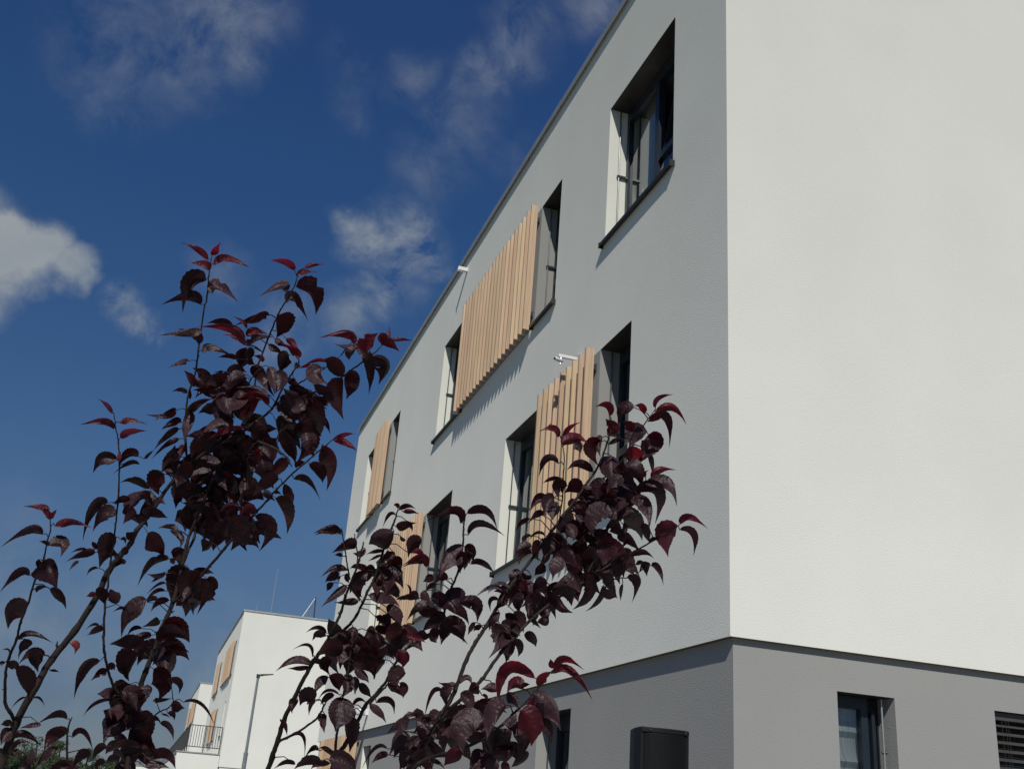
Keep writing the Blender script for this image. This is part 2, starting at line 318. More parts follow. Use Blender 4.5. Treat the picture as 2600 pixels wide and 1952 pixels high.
    if sill:
        s = MB(); s.box(X-.05, X+DEP, y0+.001, y1-.001, z0-.004, z0+.012); s.box(X-.05, X-.002, y0-.035, y0+.001, z0-.004, z0+.012); s.box(X-.05, X-.002, y1-.001, y1+.035, z0-.004, z0+.012)
        s.box(X-.056, X-.05, y0-.035, y1+.035, z0-.026, z0+.010)
        s.box(X-.058, X-.002, y1+.035, y1+.045, z0-.04, z0+.03); s.box(X-.058, X-.002, y0-.045, y0-.035, z0-.04, z0+.03)
        s.build('sill', SILL, win)
def screen(root, X, y0, y1, n, z0, z1, detail=True):
    s = MB(); st = (y1-y0)/(n-1)
    for i in range(n):
        y = y0+i*st; dz = 0
        s.box(X-.142, X-.048, y, y+.030, z0+dz, z1+dz)
    o = s.build('slat_screen', WOOD, root)
    if detail:
        for z in (z0+.22, z1-.22):
            r = MB(); r.box(X-.046, X-.018, y0+.02, y1+.03, z, z+.05)
            k = int((y1-y0)/.9)+1
            for j in range(k+1):
                yy = y0+.06+(y1-y0-.1)*j/k; r.box(X-.018, X-.001, yy-.03, yy+.03, z-.02, z+.07)
            r.build('bracket', DMETAL, o)
        r = MB(); r.box(X-.13, X-.05, y1+.055, y1+.075, z0-.02, z0+.06); r.build('end_clip', WPLAST, o)
def building(X0, Y0, length, width, label, group, layout, detail=True, rwin=(), base=None):
    root = empty('apartment_building', (X0, Y0, 0), label, 'building', group)
    off = (0, 0, 0)
    up = [w for w in layout if w['z'][0] > BAND]; lo = [w for w in layout if w['z'][0] < BAND]
    mb = MB()
    H = [(*w['y'], *w['z']) for w in up]; P = []
    for w in layout:
        if 'grey' in w: P.append(w['grey'])
    facade_x(mb, 0, 0, length, BAND, ROOF, H, P, 0)
    # gable face toward the camera
    mb.quad((0, 0, BAND), (width, 0, BAND), (width, 0, ROOF), (0, 0, ROOF), 0)
    mb.quad((width, 0, BAND), (width, length, BAND), (width, length, ROOF), (width, 0, ROOF), 0)
    mb.quad((width, length, BAND), (0, length, BAND), (0, length, ROOF), (width, length, ROOF), 0)
    # underside of the projecting upper wall
    mb.quad((0, 0, BAND), (0, length, BAND), (INS+.02, length, BAND), (INS+.02, 0, BAND), 2)
    mb.quad((INS+.02, 0, BAND), (INS+.02, INS+.02, BAND), (width, INS+.02, BAND), (width, 0, BAND), 2)
    mb.build('upper_wall', [WHITE, GREY, TRIM], root)
    mb = MB(); H = [(*w['y'], *w['z']) for w in lo]
    facade_x(mb, INS, INS, length-INS, 0, BAND+.1, H, [], 0)
    xs = sorted({INS, width-INS, *[a for r in rwin for a in r[:2]]}); zs = sorted({0, BAND+.1, *[a for r in rwin for a in r[2:4]]})
    for a, b in zip(xs, xs[1:]):
        for c, d in zip(zs, zs[1:]):
            if any(r[0] < (a+b)/2 < r[1] and r[2] < (c+d)/2 < r[3] for r in rwin): continue
            mb.quad((a, INS, c), (b, INS, c), (b, INS, d), (a, INS, d))
    mb.quad((INS, length-INS, 0), (width, length-INS, 0), (width, length-INS, BAND+.1), (INS, length-INS, BAND+.1))
    mb.build('ground_floor_wall', base or GREY, root)
    c = MB(); o_ = .045
    c.box(-o_, width+o_, -o_, .30, ROOF, ROOF+.035); c.box(-o_, .30, .30, length-.30, ROOF, ROOF+.035); c.box(-o_, width+o_, length-.30, length+o_, ROOF, ROOF+.035); c.box(width-.30, width+o_, .30, length-.30, ROOF, ROOF+.035)
    c.box(-o_, -o_+.006, -o_, length+o_, ROOF-.065, ROOF); c.box(-o_+.006, width+o_, -o_, -o_+.006, ROOF-.045, ROOF)
    c.build('coping', COPING, root)
    r = MB(); r.quad((.1, .1, ROOF-.25), (width-.1, .1, ROOF-.25), (width-.1, length-.1, ROOF-.25), (.1, length-.1, ROOF-.25)); r.build('roof', ROOFM, root)
    for w in layout:
        lowf = w['z'][0] < BAND
        window_x(root, INS if lowf else 0, *w['y'], *w['z'], w.get('jn', 0), w.get('jf', 0), detail=detail and not w.get('plain'), split=w.get('split'), blind=w.get('blind', False), curtain=w.get('curtain', False))
        if 'screen' in w: screen(root, *w['screen'], detail=detail)
    return root
def opening(y0, y1, fl, **k):
    z = {2: (S1_, T1), 1: (S2_, T2), 0: (.9, 2.62)}[fl]
    return dict(y=(y0, y1), z=z, **k)
U, V = (7.46, 9.335), (4.39, 6.24)
main_layout = [
    opening(1.04, 2.70, 2, split=.80, curtain=.36),
    opening(4.27, 5.02, 2, jf=1, grey=(5.02, 8.47, S1_, T1), screen=(0, 5.06, 8.41, 20, *U)),
    opening(8.47, 10.13, 2, jn=1, split=.80, curtain=.5),
    opening(13.69, 14.44, 2, jf=1, grey=(14.44, 15.54, S1_, T1), screen=(0, 14.47, 15.52, 9, *U)),
    opening(15.54, 17.15, 2, jn=1, split=.80),
    opening(1.90, 2.68, 1, jf=1, grey=(2.68, 4.24, S2_, T2), screen=(0, 2.74, 4.22, 9, *V)),
    opening(4.24, 5.90, 1, jn=1, split=.80, curtain=.95),
    opening(8.53, 10.19, 1, jf=1, grey=(10.19, 12.75, S2_, T2), screen=(0, 10.16, 12.60, 14, *V), split=.80, curtain=.6),
    opening(12.75, 14.41, 1, jn=1, split=.80),
    opening(3.16, 4.10, 0, jn=1, jf=1), opening(8.37, 9.12, 0, jn=1, jf=1, blind=True),
    opening(12.9, 13.65, 0, jn=1, jf=0, screen=(INS-.06, 13.75, 17.6, 22, .2, 2.86)),
]
rw = [(.896, 1.387, .95, 2.62), (2.281, 3.10, .95, 2.62)]
main = building(0, 0, 19.1, 13, 'white three storey apartment building with grey ground floor, nearest and largest, filling the right half', 'white apartment buildings in a row', main_layout, True, rw)
# two windows in the grey ground floor gable
for i, (x0, x1, z0, z1) in enumerate(rw):
    Y = INS; D = DEP+.1; w = MB()
    w.quad((x0, Y, z0), (x0, Y+D, z0), (x0, Y+D, z1), (x0, Y, z1), 1); w.quad((x1, Y, z0), (x1, Y+D, z0), (x1, Y+D, z1), (x1, Y, z1), 1)
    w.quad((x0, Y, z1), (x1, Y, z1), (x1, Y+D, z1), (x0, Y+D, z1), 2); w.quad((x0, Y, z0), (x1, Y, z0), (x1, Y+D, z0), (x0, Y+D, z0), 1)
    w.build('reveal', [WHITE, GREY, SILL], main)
    a, b = Y+.15, Y+.22; t = .05; fr = MB()
    fr.box(x0+.004, x0+t, a, b, z0+.004, z1-.004); fr.box(x1-.19, x1-.13, a, b, z0+.004, z1-.09); fr.box(x1-.13, x1-.004, a+.05, b+.02, z0+.004, z1-.004); fr.box(x0+t, x1-.13, a, b, z1-.09, z1-.004); fr.box(x0+t, x1-.19, a, b, z0+.004, z0+t)
    fr.box(x1-.112, x1-.085, a-.02, a+.049, z0+.004, z1-.10)
    win = fr.build('window', FRAME, main)
    gl = MB(); gl.quad((x0+t, a+.03, z0+t), (x1-.19, a+.03, z0+t), (x1-.19, a+.03, z1-.09), (x0+t, a+.03, z1-.09)); gl.build('glass', GLASS, win)
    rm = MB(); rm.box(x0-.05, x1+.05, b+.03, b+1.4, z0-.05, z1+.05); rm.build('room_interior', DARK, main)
    if i == 0:
        cm = MB(); n = 40
        for k in range(n):
            za, zb = z0+(z1-z0)*k/n, z0+(z1-z0)*(k+1)/n
            f = lambda z: b+.018-.007+.016*math.sin(z*31)+.009*math.sin(z*57+1)
            cm.quad((x0, f(za), za), (x1-.1, f(za)+.006, za), (x1-.1, f(zb)+.006, zb), (x0, f(zb), zb))
        cm.build('curtain', CURT, win, smooth=True)
        rl = MB(); rl.tube([(x1-.062, Y+.075, z0+.01), (x1-.062, Y+.075, z1-.01)], .008, 8)
        rl.build('guide_rail', METAL, win); rl = MB()
        for dx in (-.078, -.046):
            c0 = Vector((x1+dx, Y+.07, 2.235)); rl.tube([c0+Vector((0, 0, k)) for k in (-.011, -.007, 0, .007, .011)], [.002, .009, .012, .009, .002], 8)
        rl.build('rail_clip', DMETAL, win)
    else:
        bl = MB(); z = z1-.095
        while z > z0:
            bl.quad((x0+.012, Y+.045, z-.014), (x1-.012, Y+.045, z-.014), (x1-.012, Y+.10, z+.022), (x0+.012, Y+.10, z+.022)); z -= .062
        for xx in (x0+.10, x0+.135, x0+.16): bl.tube([(xx, Y+.043, z0), (xx, Y+.043, z1-.06)], .0012, 4)
        bl.box(x0+.006, x1-.006, Y+.04, Y+.11, z1-.06, z1-.004)
        b_ = bl.build('venetian_blind', [BLIND], win)
def far_layout():
    z = []
    z.append(opening(1.75, 2.55, 2, plain=True, jf=1, grey=(2.55, 7.9, S1_, T1), screen=(0, 2.6, 7.8, 26, *U)))
    z.append(opening(7.9, 9.5, 2, jn=1)); z.append(opening(12.5, 13.2, 2, jf=1, grey=(13.2, 15.5, S1_, T1), screen=(0, 13.2, 15.45, 13, *U))); z.append(opening(15.6, 17.2, 2, jn=1))
    z.append(opening(2.4, 3.1, 1)); z.append(opening(8.5, 9.3, 1, jf=1, grey=(9.3, 12.6, S2_, T2), screen=(0, 9.35, 12.5, 17, *V))); z.append(opening(12.7, 14.3, 1, jn=1))
    return z
b2 = building(0, 0, 19.8, 14, 'white apartment block far off with a flat roof carrying thin rods and an aerial frame', 'white apartment buildings in a row', far_layout(), False, (), WHITE)
b2.location = (-.146, 50.28, 0)
b3 = building(0, 0, 20.5, 14, 'farthest white apartment block, a narrow slice seen left behind the second block', 'white apartment buildings in a row', far_layout(), False, (), WHITE)
b3.location = (-.13, 92.59, 0)

# low terrace blocks between the buildings, with their railings
def terrace(x0, y0, y1, z, label):
    r = empty('terrace_block', (x0, y0, 0), label, 'low building', 'low white terrace blocks')
    m = MB(); m.box(0, -x0-.16, 0, y1-y0, 0, z-.05); m.build('wall', WHITE, r)
    m = MB(); m.box(-.05, -x0-.16, -.05, .28, z-.05, z); m.box(-.05, .28, .28, y1-y0, z-.05, z); m.build('coping', COPING, r)
def railing(xa, xb, y0, y1, z0, z1, label):
    r = empty('railing', (xa, y0, z0), label, 'railing', 'dark terrace railings')
    L_, D_, H_ = xb-xa, y1-y0, z1-z0
    m = MB(); m.box(0, L_, -.02, .02, H_-.04, H_); m.box(0, L_, -.015, .015, .10, .14); m.box(-.02, .02, .021, D_, H_-.04, H_); m.box(-.015, .015, .021, D_, .10, .14); m.build('rail', RAILG, r)
    m = MB(); n = max(3, round(L_/.125))
    for i in range(1, n): m.box(L_*i/n-.012, L_*i/n+.012, -.012, .012, .14, H_-.04)
    n = round(D_/.125)
    for i in range(1, n): m.box(-.008, .008, D_*i/n-.008, D_*i/n+.008, .14, H_-.04)
    m.build('baluster', RAILG, r)
    m = MB()
    for x in (0, L_*.5, L_): m.box(x-.022, x+.022, -.021, .021, -.14, H_-.041)
    k = int(D_/3)
    for j in range(1, k): m.box(-.022, .022, j*3-.022, j*3+.022, -.14, H_-.041)
    m.build('post', RAILG, r)
terrace(-2.22, 50.30, 92.0, 3.49, 'low white terrace block left of the second apartment block, below the near railing')
railing(-1.79, -.22, 50.50, 88, 3.62, 4.77, 'nearer dark bar railing on the low white block beside the second apartment block')
terrace(-4.75, 92.6, 120, 3.42, 'farther low white terrace block at the bottom left behind the plum branches')
railing(-3.87, -.2, 92.8, 118, 3.60, 4.72, 'farther thin dark railing on the distant terrace, left of the near railing')

# roof things on the second block
def rod(x, y, z1, lab):
    m = MB(); m.tube([(0, 0, -.25), (0, 0, (z1-ROOF)*.5), (0, 0, z1-ROOF)], [.022, .018, .010], 6)
    o = m.build('lightning_rod', METAL); o.location = (x, y, ROOF); tag(o, lab, 'lightning rod', 'lightning rods on the far roof')
    f = MB(); f.tube([(0, 0, -.25), (0, 0, -.17)], [.16, .16], 10); f.build('foot', ROOFM, o)
rod(1.475, 53.28, 13.58, 'tall thin lightning rod on the far white roof'); rod(.90, 56.28, 12.1, 'short thin lightning rod left of the tall one on the far roof')
t = empty('aerial_frame', (3.4, 52.28, ROOF-.25), 'slanted silver metal frame with dark mast on the far white roof', 'roof frame')
m = MB(); A = lambda x, z, dy=0: (x-3.4, dy, z-ROOF+.25)
m.tube([A(2.80, 10.37), A(3.65, 12.01)], .028, 6); m.tube([A(2.95, 10.37, .25), A(3.44, 11.55, .12)], .024, 6); m.tube([A(3.44, 11.55, .12), A(3.50, 11.75, 0)], .024, 6); m.build('strut', METAL, t)
m = MB(); m.tube([A(3.44, 11.55, .12), A(3.80, 10.37, .2)], .014, 5); m.build('stay', METAL, t)
m = MB(); m.tube([A(3.76, 10.37), A(3.68, 12.10)], .035, 6); m.build('mast', DMETAL, t)

# street lamp
t = empty('street_lamp', (-1.045, 25.3, 0), 'tall grey street lamp with a flat head in front of the far white wall', 'street lamp')
m = MB(); m.tube([(0, 0, 0), (0, 0, 2.7)], [.07, .06], 10); m.build('base_pole', METAL, t)
m = MB(); m.tube([(0, 0, 2.7), (0, 0, 2.76)], [.066, .066], 10); m.build('collar', METAL, t)
m = MB(); m.tube([(0, 0, 2.76), (0, 0, 4.84)], [.042, .036], 10); m.build('pole', METAL, t)
m = MB(); m.box(-.05, .05, -.05, .05, 4.80, 4.90); m.box(.05, .13, -.02, .02, 4.86, 4.90); h = m.build('neck', DMETAL, t)
m = MB(); m.v = [(.06, -.07, 4.86), (.42, -.06, 4.93), (.42, .06, 4.93), (.06, .07, 4.86), (.06, -.07, 4.91), (.42, -.06, 4.955), (.42, .06, 4.955), (.06, .07, 4.91)]
m.f = [(0, 3, 2, 1), (4, 5, 6, 7), (0, 1, 5, 4), (1, 2, 6, 5), (2, 3, 7, 6), (3, 0, 4, 7)]; m.mi = [0]*6; bevel(m.build('lamp_head', DMETAL, t), .01)

# things fixed to the long wall
t = empty('security_camera', (0, 3.30, 6.34), 'white security camera on a bracket above the lower slatted screen', 'camera', 'devices mounted on the long wall')
m = MB(); m.box(-.03, -.001, -.045, .045, -.06, .06); bevel(m.build('wall_plate', WPLAST, t), .006)
m = MB(); m.box(-.25, -.03, -.018, .018, -.012, .024); bevel(m.build('arm', WPLAST, t), .005)
m = MB(); m.tube([(-.215, 0, -.012), (-.22, 0, -.045)], .018, 8); m.tube([(-.22, 0, -.045), (-.225, -.01, -.10)], .010, 8); m.build('joint', METAL, t)
m = MB(); m.tube([(-.19, .02, -.045), (-.22, .0, -.05), (-.29, -.05, -.062), (-.31, -.064, -.066)], [.014, .022, .022, .018], 10); m.build('camera_body', WPLAST, t, smooth=True)
m = MB(); m.tube([(-.31, -.064, -.066), (-.314, -.067, -.067)], [.014, .013], 10); m.build('lens', BLACKP, t)
t = empty('wall_antenna_arm', (0, 9.0, 10.30), 'small white square arm sticking out just under the roof edge', 'wall bracket', 'devices mounted on the long wall')
m = MB(); m.box(-.17, -.001, -.035, .035, -.035, .035); bevel(m.build('arm', WPLAST, t), .004)
m = MB(); m.box(-.178, -.17, -.045, -.02, -.07, .0); m.build('end_tab', WPLAST, t)
t = empty('wall_floodlight', (0, 13.3, 3.19), 'small white wall light near the lower edge of the white wall, behind plum twigs', 'wall light', 'devices mounted on the long wall')
m = MB(); m.box(-.06, -.001, -.05, .05, -.04, .07); bevel(m.build('mount', WPLAST, t), .006)
m = MB(); m.tube([(-.14, 0, .06), (-.14, 0, .04), (-.14, 0, -.03), (-.14, 0, -.05)], [.06, .09, .09, .07], 14); m.build('lamp_body', WPLAST, t, smooth=True)

# loudspeaker on its stand
t = empty('loudspeaker', (-.587, -.19, 1.60), 'black loudspeaker with a bowed front grille standing by the building corner', 'speaker')
def prism(mb, sec, z0, z1):
    n = len(sec); i = len(mb.v); mb.v += [(x, y, z0) for x, y in sec] + [(x, y, z1) for x, y in sec]
    mb.f.append(tuple(i+k for k in reversed(range(n)))); mb.f.append(tuple(i+n+k for k in range(n))); mb.mi += [0, 0]
    for k in range(n): mb.f.append((i+k, i+(k+1) % n, i+n+(k+1) % n, i+n+k)); mb.mi.append(0)
m = MB(); prism(m, [(-.176, 0), (.176, 0), (.165, .12), (.115, .30), (-.115, .30), (-.165, .12)], 0, .612); bevel(m.build('cabinet', BLACKP, t), .014, 3)
arc = [(-.150+.30*k/10, -.004-.045*math.sin(math.pi*k/10)**.7) for k in range(11)]
m = MB(); prism(m, [(-.150, .003)][:0]+[(.150, -.0015), (-.150, -.0015)][::-1][:0]+arc+[(.150, .004), (-.150, .004)], .03, .575); bevel(m.build('grille', GRILLE, t), .006)
arc2 = [(-.172+.344*k/10, -.002-.045*math.sin(math.pi*k/10)**.7) for k in range(11)]
m = MB(); prism(m, arc2+[(.172, .006), (-.172, .006)], .577, .608); bevel(m.build('top_rim', BLACKP, t), .005)
for sx in (-.12, .13):
    m = MB(); m.tube([(sx, -.030, .592), (sx, -.036, .592)], .007, 8); m.build('screw', DMETAL, t)
t = empty('speaker_stand', (-.587, -.06, 0), 'black tripod stand under the loudspeaker', 'stand')
m = MB(); m.tube([(0, 0, .45), (0, 0, 1.60)], .018, 10); m.build('pole', BLACKP, t)
m = MB(); m.tube([(0, 0, .75), (0, 0, .85)], .03, 10); m.build('collar', BLACKP, t)
for k in range(3):
    a = 2*math.pi*k/3+.5; m = MB(); m.tube([(.02*math.cos(a), .02*math.sin(a), .80), (.30*math.cos(a), .30*math.sin(a), .012)], .012, 8); m.build('leg', BLACKP, t)

# ------------------------------------------------------------------ distant green trees
def far_tree(px, py, dist, w, lab, seed):
    rnd = random.Random(seed)
    top = CAM + ray(px, py)*(dist/ray(px, py).y); x, y, h = top.x, top.y, top.z
    t = empty('broadleaf_tree', (x, y, 0), lab, 'tree', 'distant green trees')
    m = MB(); m.tube([(0, 0, -.1), (.1, 0, h*.3), (0, .1, h*.62), (0, 0, h*.9)], [w*.07, w*.055, w*.03, .03], 8)
    for k in range(7):
        a = rnd.uniform(0, 6.28); z = h*rnd.uniform(.25, .6); m.tube([(0, 0, z), (w*.2*math.cos(a), w*.2*math.sin(a), z+h*.12), (w*.38*math.cos(a), w*.38*math.sin(a), z+h*.2)], [w*.03, w*.02, .02], 5)
    m.build('trunk', BARK2, t)
    m = MB(); cl = []
    for k in range(34):
        a = rnd.uniform(0, 6.28); z = rnd.uniform(.22, .98); rr = w*.5*math.sqrt(max(.05, 1-((z-.5)/.52)**2))*rnd.uniform(.3, 1)
        cl.append((rr*math.cos(a), rr*math.sin(a), h*z*.96, w*rnd.uniform(.09, .17)))
    cl.append((0, 0, h*.93, w*.1))
    for (cx, cy, cz, cr) in cl:
        for k in range(150):
            d = Vector((rnd.gauss(0, 1), rnd.gauss(0, 1), rnd.gauss(0, 1))).normalized()*cr*rnd.uniform(.5, 1.05)
            p = Vector((cx, cy, cz))+d; s = rnd.uniform(.07, .16)
            if p.z > h: continue
            u = Vector((rnd.gauss(0, 1), rnd.gauss(0, 1), rnd.gauss(0, 1))).normalized(); v = u.orthogonal().normalized()
            m.quad(p-u*s, p-v*s*.6, p+u*s, p+v*s*.6)
    m.build('crown', GLEAF, t)
far_tree(100, 1868, 170, 8.5, 'rounded green tree at the bottom left, highest of the distant ones', 1)
far_tree(40, 1900, 160, 6, 'green tree at the lower left corner', 2)
far_tree(158, 1880, 178, 6, 'green tree just right of the highest distant one', 3)
far_tree(228, 1898, 190, 5, 'small lone green treetop between plum leaves', 4)
far_tree(283, 1930, 200, 7, 'low green tree nearest to the far railing', 5)

# ------------------------------------------------------------------ purple-leaved plum
TILE = {'A1': (400, 600, 5.537), 'A2': (600, 600, 5.537), 'A3': (400, 850, 5.537), 'A4': (700, 800, 4.746), 'A5': (200, 1000, 5.537), 'A6': (450, 1100, 5.537), 'A7': (650, 1050, 4.747), 'A8': (0, 1250, 4.747),
        'B1': (200, 1300, 4.746), 'B2': (0, 1600, 4.72), 'B3': (250, 1600, 4.72), 'B4': (780, 1240, 5.537), 'B5': (690, 1540, 4.031), 'B6': (1000, 1280, 4.746), 'B7': (1000, 1600, 4.022), 'B8': (1350, 980, 2.768)}
